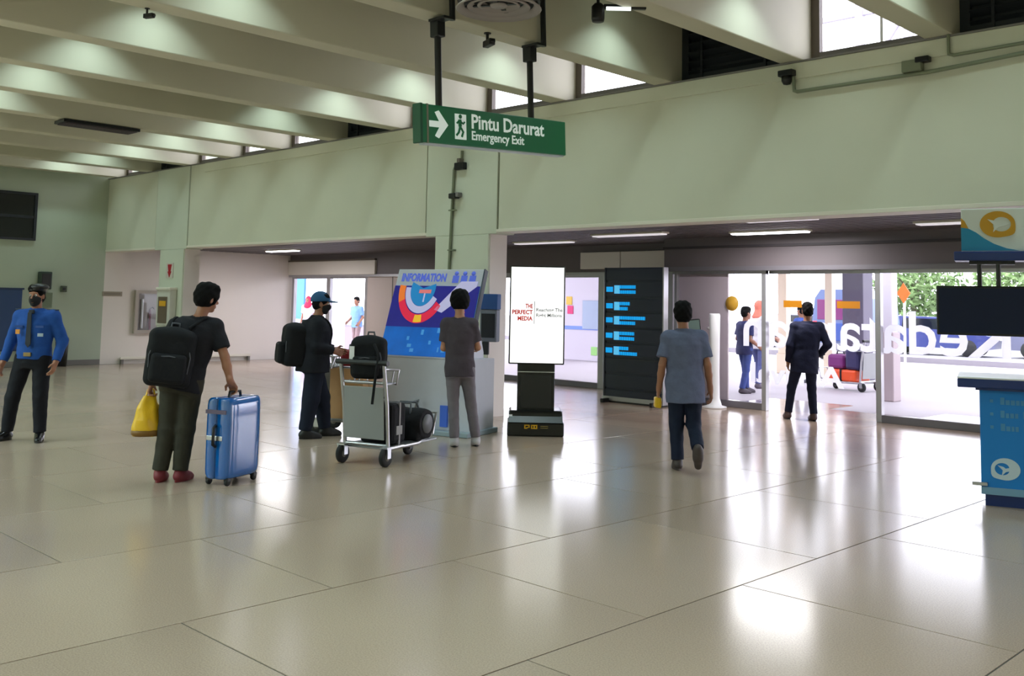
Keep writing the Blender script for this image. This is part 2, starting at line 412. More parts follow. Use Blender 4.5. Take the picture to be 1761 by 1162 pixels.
# ================================================================== LAMPS
# spot lamps hung in the bays between the beams (two rows in view); rows behind the camera are added fill
M_lampbody = mat('lamp_housing', (70, 74, 72), .5)
M_lampglow = mat('lamp_lens', (255, 255, 250), .3, emit=(225, 255, 240), estr=14)
lamp_proto = None
def bay_and_fill_lamp(x, yy, p, vis):
    global lamp_proto
    if vis:
        if lamp_proto is None:
            t = thing('ceiling_lamp', 'small grey cylinder lamp glowing down between two ceiling beams', 'lamp', (0, 0, 0), 0, 'lamps between the ceiling beams')
            MB().lathe([(0, .16), (.10, .16), (.11, .14), (.11, 0), (.095, 0), (.095, .02), (0, .02)], 16).build('housing', M_lampbody, t)
            MB().lathe([(0, .012), (.09, .012), (.09, .019), (0, .019)], 16).build('lens', M_lampglow, t)
            MB().tube([(0, 0, .16), (0, 0, .36)], .012, 6).build('stem', M_lampbody, t)
            lamp_proto = (t, list(t.children)); r = t
        else:
            t, ch = lamp_proto; r = t.copy(); COL.objects.link(r)
            for c in ch: q = c.copy(); COL.objects.link(q); q.parent = r
        r.location = (x, yy, 5.24)
    ld = lamp_data.get(p)
    if ld is None:
        ld = D.lights.new('bay_and_fill_light', 'AREA'); ld.shape = 'DISK'; ld.size = .18; ld.energy = p; ld.color = LAMP_COL; ld.spread = math.radians(104 if p == LAMP_W else 165); lamp_data[p] = ld
    lo = D.objects.new('bay_and_fill_light', ld); COL.objects.link(lo); lo.location = (x, yy, 5.235)
lamp_data = {}
for (xl, xr) in bays:
    xm = xl+.5
    for yy in (8.7, 4.9, 1.1, -2.7, -6.5, -10.3):
        vis = yy > 1 and xm < -3
        bay_and_fill_lamp(xm, yy, LAMP_W if yy > 0 else (REAR_FILL_W*2.3 if xm < -11 else REAR_FILL_W), vis)  # rear rows are unseen fill without housings, stronger at left to brighten the wall

# lights of the lobby ceiling
M_tube = mat('tube_diffuser', (255, 255, 255), .4, emit=(255, 252, 255), estr=7)
M_tubeoff = mat('tube_diffuser_dim', (226, 222, 226), .4, emit=(255, 250, 255), estr=.5)
tb = None
def tube_light(x, yy, on, lab, ln=.62):
    t = thing('ceiling_tube_light', lab, 'lamp', (x, yy, 2.80))
    MB().box(-ln-.03, ln+.03, -.1, .1, -.03, .0, bev=.004).build('tray', M_trimlight, t)
    MB().box(-ln, ln, -.085, .085, -.05, -.028, bev=.008).build('diffuser', M_tube if on else M_tubeoff, t)
    if on:
        ld = D.lights.new('tube_light', 'AREA'); ld.shape = 'RECTANGLE'; ld.size = ln*2; ld.size_y = .16; ld.energy = 60; ld.color = (1, .97, 1)
        lo = D.objects.new('tube_light', ld); COL.objects.link(lo); lo.location = (x, yy, 2.74)
tube_light(-20.7, 13.1, True, 'lit white tube light on the dark lobby ceiling near the beige wall')
tube_light(-16.6, 11.2, False, 'dim tube light on the lobby ceiling above the information kiosk', .5)
tube_light(-7.7, 13.3, True, 'lit white tube light on the lobby ceiling above the sliding doors')
tube_light(-6.45, 11.4, False, 'dim tube light close under the header in front of the doors', .5)
tube_light(-9.9, 12.7, False, 'dim tube light on the lobby ceiling above the dark list board', .7)
tube_light(-12.6, 13.6, False, 'dim tube light on the lobby ceiling above the white advertising screen', .7)
tube_light(-4.6, 12.9, False, 'dim tube light on the lobby ceiling beside the blue counter sign', .7)

# ================================================================== CEILING FIXTURES
# round diffuser with rings on a dark duct
t = thing('air_diffuser', 'round slatted air diffuser under a dark duct at the ceiling', 'vent', (-6.15, 6.0, 4.22))
MB().lathe([(0, .14), (.36, .14), (.37, .08), (.33, .07), (.30, .09), (0, .09)], 32).build('plate', M_black, t)
for q, (r0, r1, z) in enumerate([(.37, .31, .0), (.27, .22, .015), (.18, .13, .03)]):
    MB().lathe([(r1, z+.05), (r0, z), (r0+.012, z+.012), (r1+.012, z+.062)], 32).build('ring', mat('diffuser_grey', (150, 142, 138), .5), t)
MB().lathe([(0, 0.04), (.07, .03), (.08, .05), (0, .07)], 20).build('centre_cap', mat('diffuser_grey', (150, 142, 138), .5), t)
for q in range(4):
    a = q*math.pi/2+.5
    MB().box(-.02, .02, -.17, .17, .045, .055, M=Matrix.Rotation(a, 4, 'Z') @ Matrix.Translation((0, .19, 0))).build('spoke', M_black, t)
MB().lathe([(.36, .13), (.36, 1.2), (0, 1.2)], 32).build('duct', M_blackm, t)

# long dark grille high between the beams
t = thing('air_grille', 'long dark air grille between ceiling beams at far left', 'vent', (-16.05, 6.6, 4.34), math.radians(0))
MB().box(-.2, .2, -.62, .62, 0, .05, bev=.006).build('frame', M_blackm, t)
for q in range(6): MB().box(-.17+.06*q, -.14+.06*q, -.58, .58, -.014, .0).build('slat', mat('grille_slat', (70, 60, 66), .5), t)

# stage style spotlight and cameras
def cctv(loc, yaw, lab, s=1.0, pipe=.12):
    t = thing('security_camera', lab, 'camera', loc, yaw); t.scale = (s, s, s)
    MB().tube([(0, 0, 0), (0, 0, -pipe)], .022, 8).build('stem', M_black, t)
    MB().lathe([(0, 0), (.05, 0), (.05, -.015), (0, -.015)], 14).build('base', M_black, t)
    b = MB().box(-.045, .045, -.06, .17, -pipe-.08, -pipe+.01, bev=.012).build('body', M_black, t)
    MB().lathe([(0, .0), (.03, 0), (.034, .03), (0, .03)], 12, M=Matrix.Translation((0, .16, -pipe-.035)) @ Matrix.Rotation(-math.pi/2, 4, 'X')).build('lens', M_darkglass, b)
    return t
cctv((-7.23, 6.9, 4.40), -1.9, 'small black camera under a ceiling beam above the green exit sign', .75)
cctv((-9.1, 4.15, 4.40), -1.2, 'tiny black camera under a ceiling beam near the top left', .5)
t = thing('spotlight', 'black spotlight head with a bright bar under the ceiling beam', 'lamp', (-5.8, 6.95, 4.36), .78); t.scale = (.72, .72, .72)
MB().tube([(0, 0, .3), (0, 0, .02)], .02, 8).build('stem', M_black, t)
MB().lathe([(0, -.14), (.075, -.14), (.085, -.1), (.085, .06), (.05, .1), (0, .1)], 16).build('head', M_black, t)
MB().box(.07, .62, -.035, .035, .03, .09, bev=.01).build('arm', M_blackm, t)
MB().box(.1, .42, -.05, -.035, .0, .05, bev=.004).build('light_bar', mat('light_bar', (240, 245, 245), .3, emit=(240, 250, 250), estr=1.2), t)

# ================================================================== EXIT SIGN
M_green = mat('sign_green', (0, 104, 62), .35, emit=(0, 104, 62), estr=.05)
M_greend = mat('sign_green_dark', (0, 74, 46), .4)
M_signw = mat('sign_white', (224, 240, 232), .4, emit=(230, 245, 238), estr=.25)
tilt = math.atan2(.115, 2.06)
Ms = Matrix.Translation((-7.2, 7.01, 3.385)) @ Matrix.Rotation(tilt, 4, 'X')
t = thing('exit_sign', 'green hanging sign with white arrow and running figure pointing to the emergency exit', 'sign', None, M=Ms)
MB().box(-.055, .055, -1.03, 1.03, -.185, .185, bev=.01).build('case', [M_green], t)
MB().box(-.06, .06, -1.045, -1.015, -.19, .19, bev=.006).build('end_cap', M_greend, t)
MB().box(-.06, .06, -.965, -.945, -.188, .188).build('end_trim', mat('sign_trim', (120, 118, 100), .5), t)
MB().box(-.045, .045, -.98, 1.0, -.2, -.184, bev=.004).build('bottom_trim', mat('sign_bottom', (196, 206, 214), .4), t)
def front(mb, name, m): return mb.build(name, m, t)
def SM(yy, zz): return plane_M((.0565, yy, zz), (0, 1, 0), (0, 0, 1))
ar = [(-.125, .03), (0.0, .03), (-.055, .115), (-.005, .135), (.115, .0), (-.005, -.135), (-.055, -.115), (0, -.03), (-.125, -.03)]
front(MB().prism([(a, b) for a, b in ar], .056, .06, M=Matrix(((0, 1, 0, 0), (1, 0, 0, -.81), (0, 0, 1, .0), (0, 0, 0, 1)))), 'arrow', M_signw)
pic = MB().box(.055, .059, -.605, -.455, -.125, .125).build('pictogram', M_signw, t)
g = MB()
for (pts, r) in (([(-.545, .07), (-.54, .0)], .02), ([(-.54, 0), (-.50, -.05), (-.52, -.1)], .013), ([(-.54, 0), (-.56, -.06), (-.59, -.09)], .013), ([(-.545, .06), (-.50, .03), (-.48, .05)], .011), ([(-.545, .06), (-.585, .03)], .011)):
    g.tube([(.0595, a, b) for a, b in pts], r, 6)
g.lathe([(0, 0), (.022, 0), (.022, .003), (0, .003)], 12, M=plane_M((.059, -.535, .1), (0, 1, 0), (0, 0, 1)))
g.build('running_figure', M_green, pic)
text_mb('Pintu Darurat', .2, SM(-.38, .0), width=1.06, bold=.004).build('lettering', M_signw, t)
text_mb('Emergency Exit', .125, SM(-.38, -.115), width=.75, bold=.002).build('lettering', M_signw, t)
for yy in (-.76, .54):
    z0 = .19
    p = MB().tube([(0, yy, z0-.01), (0, yy, .99-yy*.055)], .034, 12).build('pole', M_black, t)
    MB().box(-.06, .06, yy-.05, yy+.05, .82-yy*.055, .99-yy*.055, bev=.01).build('clamp', M_black, p)
    MB().box(-.03, .2, yy-.09, yy+.03, .965-yy*.055, .99-yy*.055).build('bracket', M_black, p)
    MB().tube([(.15, yy+.06, .97-yy*.055), (.15, yy+.06, 1.9)], .03, 10).build('upper_pole', M_black, p)

# ================================================================== WALL FITTINGS
M_conduit = mat('painted_conduit', (120, 126, 102), .5)
t = thing('conduit', 'thin grey conduit running down the middle pillar', 'pipe', (-11.07, W0-.04, 0))
MB().tube([(-.08, 0, 2.1), (-.05, 0, 2.9), (-.02, 0, 3.62), (.0, 0, 3.66), (.14, 0, 3.67), (.15, 0, 3.9)], .022, 8).build('pipe', M_conduit, t)
for z in (2.4, 3.0): MB().box(-.1, .04, -.025, .027, z, z+.02).build('strap', M_conduit, t)
t = thing('wall_sensor', 'dark sensor box at the bend of the conduit on the middle pillar', 'sensor', (-10.93, W0-.06, 3.66))
MB().box(-.1, .1, -.04, .045, -.05, .06, bev=.01).build('body', M_blackm, t)
MB().box(-.03, .03, -.05, .04, .06, .12, bev=.005).build('cap', M_frame, t)
t = thing('wall_camera', 'small black camera on the conduit below the exit sign', 'camera', (-11.02, W0-.08, 3.22))
MB().box(-.09, .05, -.05, .06, -.04, .04, bev=.012).build('body', M_black, t)
MB().box(.03, .1, -.03, .065, -.02, .05, bev=.01).build('bracket', M_sill, t)
# conduits on the right end of the wall
t = thing('conduit', 'long grey conduit along the top of the wall at right', 'pipe', (0, W0-.05, 0))
MB().tube([(-5.45, 0, 4.22), (-5.44, 0, 4.06), (-5.40, 0, 4.045), (-3.9, 0, 4.05), (-3.0, 0, 4.1), (-1.0, 0, 4.15)], .022, 8).build('pipe', M_conduit, t)
MB().tube([(-3.75, 0, 4.42), (-3.75, 0, 4.2), (-3.7, 0, 4.18), (-1.0, 0, 4.24)], .018, 8).build('branch', M_conduit, t)
t = thing('junction_box', 'small pale junction box on the conduit near the right ceiling beam', 'box', (-4.05, W0-.06, 4.13))
MB().box(-.16, .04, -.04, .05, -.06, .06, bev=.008).build('box', M_conduit, t); MB().box(-.02, .12, -.05, .04, .02, .08, bev=.01).build('plug', M_blackm, t)
t = thing('wall_camera', 'black dome camera at the end of the conduit under the long beam', 'camera', (-5.52, W0-.07, 4.2))
MB().lathe([(0, -.07), (.04, -.06), (.06, -.02), (.06, .03), (0, .03)], 16).build('dome', M_black, t); MB().box(-.09, .09, -.05, .05, .03, .1, bev=.01).build('mount', M_black, t)

# pillar near the end wall: sign and cabinet
t = thing('fire_sign', 'small pale sign with a red arrow on the far pillar', 'sign', (-20.12, W0-.014, 2.18))
MB().box(-.16, .16, -.01, 0, -.16, .16).build('plate', mat('pale_plate', (206, 196, 186), .5), t)
MB().prism([(-.09, .13), (.09, .13), (.05, -.02), (.09, -.02), (0, -.15), (-.09, -.02), (-.05, -.02)], -.014, -.009).build('arrow', mat('sign_red', (176, 30, 40), .5), t)
t = thing('fire_point_cabinet', 'pale grey cabinet with a yellow label on the far pillar', 'cabinet', (-20.05, W0-.014, 1.0))
MB().box(-.3, .3, -.16, 0, 0, .78, bev=.02).build('body', mat('cabinet_grey', (206, 204, 194), .45), t)
MB().box(-.2, .2, -.175, -.155, .06, .62, bev=.01).build('door', mat('cabinet_brown', (112, 96, 80), .3), t)
MB().box(-.12, .16, -.182, -.172, .42, .53).build('label', mat('label_yellow', (226, 168, 30), .5), t)
MB().box(-.32, .32, -.18, 0, .76, .82, bev=.015).build('cap', M_trimlight, t)
# hose cabinet in the end wall
t = thing('hose_cabinet', 'grey framed glass hose cabinet in the beige end wall', 'cabinet', (XE, 11.1, .72))
fr = MB(); fr.box(0, .1, -.36, -.28, 0, 1.04); fr.box(0, .1, .28, .36, 0, 1.04); fr.box(0, .1, -.28, .28, 0, .08); fr.box(0, .1, -.28, .28, .96, 1.04)
fr.build('frame', mat('cabinet_frame', (170, 162, 150), .4), t)
bx('back', .0, .02, -.28, .28, .08, .96, mat('cabinet_back', (150, 144, 134), .5), t)
bx('pane', .085, .09, -.28, .28, .08, .96, M_glass, t)
t2_ = thing('fire_extinguisher', 'dark red extinguisher with a white hose pipe standing in the hose cabinet', 'extinguisher', (XE+.05, 11.14, .81))
MB().lathe([(0, 0), (.028, 0), (.03, .02), (.03, .42), (.015, .48), (.012, .5), (0, .5)], 14).build('cylinder', mat('extinguisher_red', (96, 24, 36), .35), t2_)
MB().tube([(0, .0, .5), (0, .06, .55), (0, .1, .5)], .01, 8).build('valve', M_black, t2_)
MB().tube([(0, -.2, .03), (0, -.2, .74)], .028, 10).build('hose_pipe', M_white, t2_)
t = thing('wall_plate', 'beige name plate on the end wall beside the dark corner', 'sign', (XE, 10.2, 1.66))
MB().box(0, .02, -.24, .24, -.055, .055, bev=.006).build('plate', mat('plate_tan', (156, 146, 128), .5), t); MB().box(.02, .024, -.2, .2, -.03, .03).build('label', mat('plate_tan_dark', (132, 122, 106), .5), t)
t = thing('speaker_box', 'dark green box high on the green end wall', 'speaker', (XE, 8.6, 1.93))
MB().box(0, .18, -.13, .13, -.2, .2, bev=.02).build('case', mat('dark_green_case', (46, 62, 52), .5), t); MB().box(.175, .19, -.1, .1, -.16, .16, bev=.01).build('grille', M_black, t)
t = thing('wall_switch', 'small dark switch box on the green end wall', 'switch', (XE, 9.05, 1.75))
MB().box(0, .06, -.07, .07, -.07, .07, bev=.01).build('case', mat('switch_dark', (74, 84, 66), .5), t); MB().box(.055, .075, -.03, .03, -.03, .03).build('button', M_black, t)
t = thing('wall_cabinet', 'pale green wall cabinet below the dark box on the end wall', 'cabinet', (XE, 8.66, 1.2))
MB().box(0, .1, -.13, .13, .12, .46, bev=.01).build('case', mat('cabinet_green', (120, 132, 110), .5), t); MB().box(.1, .108, -.1, .1, .15, .43).build('door', mat('cabinet_green_2', (112, 124, 102), .5), t)
t = thing('notice_board', 'dark blue panel on the end wall behind the guard', 'board', (XE+.002, 7.2, 1.05))
MB().box(0, .05, -.95, .95, -.66, .66, bev=.01).build('panel', mat('notice_blue', (12, 56, 104), .4), t); MB().box(.0, .065, -.98, .98, .66, .7).build('top_strip', mat('notice_blue_dark', (10, 40, 76), .4), t)
MB().box(.0, .06, -.98, .98, -.7, -.66).build('bottom_strip', mat('notice_blue_dark', (10, 40, 76), .4), t)
t = thing('standing_bin', 'slim dark bin against the green end wall beside the guard', 'bin', (XE+.25, 9.0, 0))
MB().lathe([(0, 0), (.12, 0), (.14, .55), (.13, .58), (.0, .58)], 20).build('body', M_blackm, t); MB().lathe([(.05, .56), (.15, .58), (.14, .64), (.05, .7), (0, .7)], 20).build('lid', M_black, t)

# ================================================================== ADVERTISING TOTEM
Mt = frame_yaw((-8.685, 9.27, 0), (.712, .702))
t = thing('advertising_totem', 'black standing screen with a white advert in front of the middle pillar', 'screen', None, M=Mt)
M_gloss = mat('gloss_black', (14, 14, 15), .25); M_scr = mat('screen_white', (255, 255, 255), .3, emit=(255, 255, 255), estr=1.0)
MB().box(-.352, .352, -.26, .26, 0, .175, bev=.02).build('base', M_gloss, t)
MB().box(-.335, .335, -.2, .26, .17, .31, bev=.03).build('foot', M_gloss, t)
MB().prism([(-.27, 0), (.0, 0), (0, .13), (-.14, .13)], -.335, .335, M=Matrix(((0, 1, 0, 0), (1, 0, 0, 0), (0, 0, 1, .172), (0, 0, 0, 1)))).build('foot_slope', mat('satin_black', (26, 26, 28), .35), t)
nk = MB().box(-.235, .235, -.08, .14, .25, .9, bev=.012).build('neck', M_gloss, t)
MB().box(-.19, .19, -.088, -.078, .33, .74, bev=.006).build('neck_panel', mat('satin_black', (26, 26, 28), .35), nk)
MB().box(-.235, .235, -.086, -.078, .775, .785).build('neck_groove', M_steel, nk)
sc_ = MB().box(-.352, .352, -.09, .06, .875, 2.115, bev=.012).build('screen_case', M_gloss, t)
MB().box(-.334, .334, -.093, -.088, .893, 2.097).build('display', M_scr, sc_)
M_red = mat('advert_red', (222, 40, 28), .5, emit=(222, 40, 28), estr=.12); M_grey = mat('advert_grey', (126, 126, 130), .6)
def TM(x, z): return plane_M((x, -.0945, z), (1, 0, 0), (0, 0, 1))
ad = MB()
for (tx_, z, w) in (('THE', 1.58, .095), ('PERFECT', 1.503, .26), ('MEDIA', 1.424, .19)):
    q = text_mb(tx_, .074, TM(-.056-w, z), extrude=.0008, width=w, bold=.003); ad.add(q.v, q.f)
ad.build('lettering', M_red, sc_)
ad = MB()
for (tx_, z, w) in (('Reaching The', 1.54, .335), ('Right Millions', 1.472, .325)):
    q = text_mb(tx_, .062, TM(-.012, z), extrude=.0008, width=w, bold=.0012); ad.add(q.v, q.f)
ad.build('lettering', M_grey, sc_)
MB().box(-.038, -.031, -.0955, -.0925, 1.38, 1.67).build('divider', mat('advert_line', (70, 70, 72), .5), sc_)
M_gold = mat('gold_print', (222, 168, 24), .4)
lg = MB()
for (a, b, c, d_) in ((0, .03, 0, .012), (0, .012, 0, .05), (0, .05, .038, .05), (.038, .05, .012, .05), (.02, .05, .012, .022), (.062, .074, 0, .05), (.062, .12, 0, .012), (.062, .12, .038, .05), (.085, .097, .012, .038), (.108, .12, .012, .038)):
    lg.box(-.14+a*1.35, -.14+b*1.35, -.004, 0, c, d_)
Ml = Matrix.Translation((0, -.203, .225)) @ Matrix.Rotation(math.radians(-45), 4, 'X')
Ml = Matrix.Translation((0, -.2645, .095))
lg.build('logo', M_gold, t, Ml)
lg = MB()
for z in (.0, .022): lg.box(.06, .155, -.003, 0, z+.006, z+.017)
lg.build('logo_text', mat('gold_dim', (120, 104, 50), .5), t, Ml)
bx('side_label', -.335, -.29, -.204, -.199, .2, .26, M_white, t)

# ================================================================== INFORMATION KIOSK
ku = Vector((.955, .297, 0)); kn = Vector((.297, -.955, 0))          # along, out of the front
Mk = frame_yaw((-10.22, 7.98, 0), ku)
t = thing('information_kiosk', 'grey information kiosk with a slanted blue map panel in front of the pillar', 'kiosk', None, M=Mk)
M_kg = mat('kiosk_grey', (206, 208, 220), .4, noise=.02)
KW = 1.27; LEAN = .42
MB().prism([(.02, .0), (.62, 0), (.62, .93), (.02, .93)], 0.04, KW+.06, M=Matrix(((0, 1, 0, 0), (1, 0, 0, 0), (0, 0, 1, 0), (0, 0, 0, 1)))).build('cabinet', M_kg, t)
MB().box(0.0, KW+.1, -.1, .68, 0, .06, bev=.01).build('plinth', mat('kiosk_plinth', (150, 166, 176), .4), t)
# slanted head
a = math.atan2(LEAN, 1.13); L = math.hypot(LEAN, 1.13)
Mh = Matrix.Translation((0, 0, .93)) @ Matrix.Rotation(-a, 4, 'X')
hd = MB().box(-.03, KW, 0, .06, 0, L, bev=.01).build('head', M_kg, t, Mh)
MB().box(KW, KW+.018, -.01, .07, .0, L).build('head_edge', mat('kiosk_edge', (70, 78, 96), .4), t, Mh)
M_mb = mat('map_blue', (10, 96, 190), .25, emit=(10, 96, 190), estr=.35, noise=.25, nscale=4)
M_mn = mat('map_navy', (34, 32, 130), .25, emit=(34, 32, 130), estr=.35, noise=.2, nscale=3)
mp = MB().box(-.02, KW-.01, -.012, 0.0, .02, L-.24).build('map_panel', M_mb, t, Mh)
def on_head(mb, name, m): return mb.build(name, m, mp)
on_head(MB().box(-.02, KW-.01, -.015, -.011, .40, L-.24), 'map_field', M_mn)
def ring(r0, r1, a0, a1, y0, cx=.43, cz=.93, n=28, sx=.76):
    mb = MB(); vv = []; ff = []
    for k in range(n+1):
        th = math.radians(a0+(a1-a0)*k/n)
        for r in (r0, r1): vv.append((cx+sx*r*math.cos(th), y0, cz+r*math.sin(th)))
    for k in range(n): ff.append((2*k, 2*k+1, 2*k+3, 2*k+2))
    vv2 = [(x, y0+.003, z) for x, y_, z in vv]; o_ = len(vv)
    ff += [tuple(i+o_ for i in f[::-1]) for f in ff]
    return mb.add(vv+vv2, ff)
M_mr = mat('map_red', (226, 30, 70), .3, emit=(226, 30, 70), estr=.35); M_mo = mat('map_orange', (238, 120, 40), .3, emit=(238, 120, 40), estr=.35)
M_ml = mat('map_lilac', (196, 190, 232), .3, emit=(196, 190, 232), estr=.3); M_mc = mat('map_cyan', (24, 130, 200), .3, emit=(24, 130, 200), estr=.3)
on_head(ring(.36, .48, 200, 330, -.0185), 'map_arc', M_mr)
on_head(ring(.36, .48, 175, 205, -.0195), 'map_arc', M_mo)
on_head(ring(.37, .47, 262, 282, -.0205), 'map_mark', mat('map_yellow', (246, 190, 40), .3, emit=(246, 190, 40), estr=.35))
on_head(ring(.25, .345, 178, 335, -.0185), 'map_arc', M_ml)
on_head(MB().prism([(.66, .64), (.78, .60), (1.22, .96), (1.22, 1.03), (.98, 1.03)], -.0185, -.015), 'map_wing', M_ml)
on_head(ring(.0, .245, 160, 375, -.0185), 'map_court', M_mc)
on_head(MB().box(.38, .56, -.022, -.018, .86, .91), 'map_tag', mat('map_pink', (232, 120, 120), .4, emit=(232, 120, 120), estr=.3))
on_head(MB().box(.46, .48, -.022, -.018, .74, .86), 'map_tag', M_ml)
on_head(MB().box(1.0, 1.12, -.022, -.018, .58, .62), 'map_tag', M_mr)
random.seed(3)
for k in range(16):
    x = random.uniform(.05, 1.3); z = random.uniform(.06, .36); w = random.uniform(.02, .06); h = random.uniform(.02, .07)
    on_head(MB().box(x, x+w, -.016, -.012, z, z+h), 'map_spot', mat('map_light_blue', (70, 150, 220), .3, emit=(70, 150, 220), estr=.3))
M_kb = mat('kiosk_blue_print', (92, 112, 226), .4, emit=(92, 112, 226), estr=.2)
lh = text_mb('INFORMATION', .15, plane_M((.05, -.002, L-.17), (1, 0, 0), (0, 0, 1)), width=.68, bold=.006).build('lettering', M_kb, t, Mh)
for q in range(3):
    mb = MB(); x = .83+.125*q
    mb.box(x, x+.09, -.006, 0, L-.19, L-.09); mb.lathe([(0, 0), (.03, 0), (.03, .005), (0, .005)], 12, M=plane_M((x+.045, -.001, L-.06), (1, 0, 0), (0, 0, 1)))
    mb.build('pictogram', M_kb, t, Mh)
bx('plinth_label', .92, 1.02, -.012, .02, .1, .36, mat('label_blue', (60, 110, 226), .4), t)
# rear strut
MB().prism([(.12, .9), (.62, .9), (.62, 1.0), (.42, 1.5), (.36, 1.5)], .1, KW-.1, M=Matrix(((0, 1, 0, 0), (1, 0, 0, 0), (0, 0, 1, 0), (0, 0, 0, 1)))).build('rear_support', M_kg, t)

# info terminal on the pillar beside the kiosk
t = thing('pillar_terminal', 'grey phone terminal with a blue top on a bracket beside the middle pillar', 'terminal', (-10.27, W0+.02, 1.42), .45)
MB().box(-.13, .13, -.14, 0, -.34, .12, bev=.015).build('case', mat('terminal_grey', (112, 116, 128), .4), t)
MB().box(-.14, .14, -.15, 0, .12, .34, bev=.01).build('screen_case', mat('terminal_blue', (30, 76, 140), .3), t)
MB().box(-.1, .1, -.155, -.14, -.28, .06).build('keypad', M_blackm, t)
MB().box(-.08, .02, -.17, -.12, -.52, -.34, bev=.01).build('handset', M_black, t)
MB().box(-.1, -.03, -.04, .12, -.1, .1).build('bracket', M_steel, t)

# ================================================================== DARK LIST BOARD
Mb = frame_yaw((-10.25, 13.32, 0), (1, .03))
t = thing('list_board', 'tall dark board with rows of cyan lettering before the glass front', 'board', None, M=Mb)
M_bd = mat('board_navy', (36, 42, 66), .4); M_bs = mat('board_seam', (52, 54, 66), .4)
MB().box(-.585, .585, -.0, .09, .1, 2.27, bev=.01).build('back', M_bd, t)
M_cy = mat('cyan_glow', (0, 150, 226), .4, emit=(0, 160, 235), estr=.8)
M_cy2 = mat('cyan_glow_2', (90, 190, 240), .4, emit=(90, 190, 240), estr=.7)
zz = 2.25; ht = [.2, .26, .22, .24, .23, .23, .25, .24]
lens = [None, (.42, .42), (.30, .26), (.62, .42), (.4, .4), (.28, .46), None, None]
for k, h in enumerate(ht):
    pn = MB().box(-.58, .58, -.022, 0, zz-h+.012, zz-.006, bev=.004).build('panel', M_bd, t)
    if lens[k]:
        random.seed(k)
        zt = zz-.04
        for r, Ln in enumerate(lens[k]):
            mb = MB(); x = -.38
            while x < -.38+Ln:
                w = random.uniform(.022, .045); mb.box(x, min(x+w, -.38+Ln), -.026, -.021, zt-.075-.085*r, zt-.02-.085*r); x += w+.008
            mb.build('lettering', M_cy, pn)
        bx('number', -.57, -.43, -.026, -.021, zt-.13, zt-.045, M_cy, pn)
        bx('symbol', -.40, -.29, -.027, -.0215, zt-.16, zt-.02, M_cy2, pn)
    zz -= h+.02
MB().box(-.58, .58, -.02, 0, .1, zz, bev=.004).build('lower_panel', M_bd, t)
for z in (.72,): MB().box(-.58, .58, -.024, -.018, z, z+.02).build('seam', M_bs, t)
MB().box(.585, .61, -.03, .1, .05, 2.27).build('side_post', M_alu, t)
MB().box(-.61, -.585, -.03, .1, .05, 2.27).build('side_post', M_bs, t)
MB().box(-.62, .62, -.05, .12, .03, .1).build('bottom_rail', M_alu, t)
MB().box(-.6, .6, -.04, .11, 0, .03).build('kick_plate', M_blackm, t)
for x in (-.5, .5): MB().box(x-.03, x+.03, -.22, .28, 0, .07, bev=.01).build('foot', M_blackm, t)

# white self service stand by the doors
Mq = frame_yaw((-9.13, 14.02, 0), (.8, .6))
t = thing('self_service_stand', 'white rounded stand with a dark screen just inside the doors', 'stand', None, M=Mq)
MB().lathe([(0, 0), (.2, 0), (.2, .02), (.12, .04), (.085, .15), (.08, .6), (.085, 1.1), (.09, 1.5), (.08, 1.53), (0, 1.53)], 24).build('body', M_white, t)
s_ = MB().box(-.36, -.09, -.06, 0, 1.16, 1.46, bev=.015).build('screen', M_blackm, t, Matrix.Rotation(math.radians(-6), 4, 'Y'))
MB().box(-.345, -.105, -.064, -.058, 1.18, 1.44).build('display', mat('screen_greygreen', (86, 104, 100), .15), s_)
MB().tube([(-.12, -.02, 1.3), (-.05, 0, 1.25)], .02, 8).build('arm', M_alu, t)

# ================================================================== BLUE COUNTER AT RIGHT
cu_ = Vector((.945, .33, 0))
Mc = frame_yaw((-3.19, 9.0, 0), cu_)
M_cb = mat('counter_blue', (0, 124, 206), .5, noise=.03, nscale=2); M_navy = mat('counter_navy', (8, 40, 104), .35); M_teal = mat('counter_teal', (0, 128, 170), .4)
M_pale = mat('pale_blue_print', (70, 140, 190), .5)
t = thing('service_counter', 'blue service counter with a white top at the right edge', 'counter', None, M=Mc)
MB().box(0, 1.9, 0, .6, .1, 1.0, bev=.01).build('body', M_cb, t)
MB().box(.03, 1.88, .03, .58, 0, .1).build('plinth', M_navy, t)
MB().box(-.0, 1.9, -.012, 0, .1, .16).build('skirting', mat('counter_strip', (120, 160, 190), .4), t)
MB().box(-.03, 1.92, -.08, .64, .98, 1.0).build('top_under_board', M_navy, t)  # thin navy board under the counter top
MB().box(-.17, 1.95, -.12, .66, 1.0, 1.075, bev=.008).build('top', M_navy, t)
MB().box(-.17, 1.95, -.12, .66, 1.075, 1.09, bev=.004).build('top_sheet', M_white, t)
MB().box(-.07, .05, -.03, .1, .17, .2, bev=.005).build('side_clip', M_steel, t)
random.seed(11)
for r, z in enumerate((.90, .79, .68)):
    mb = MB(); bx('bullet', .08, .105, -.006, -.0005, z-.025, z, M_pale, t)
    x = .16
    for wct in range(4):
        mb = MB()
        for k in range(random.randint(4, 7)):
            w = random.uniform(.022, .034); mb.box(x, x+w, -.004, 0, z-.04, z+(.02 if k == 0 else 0)); x += w+.008
        x += .03
        mb.build('lettering', M_pale, t)
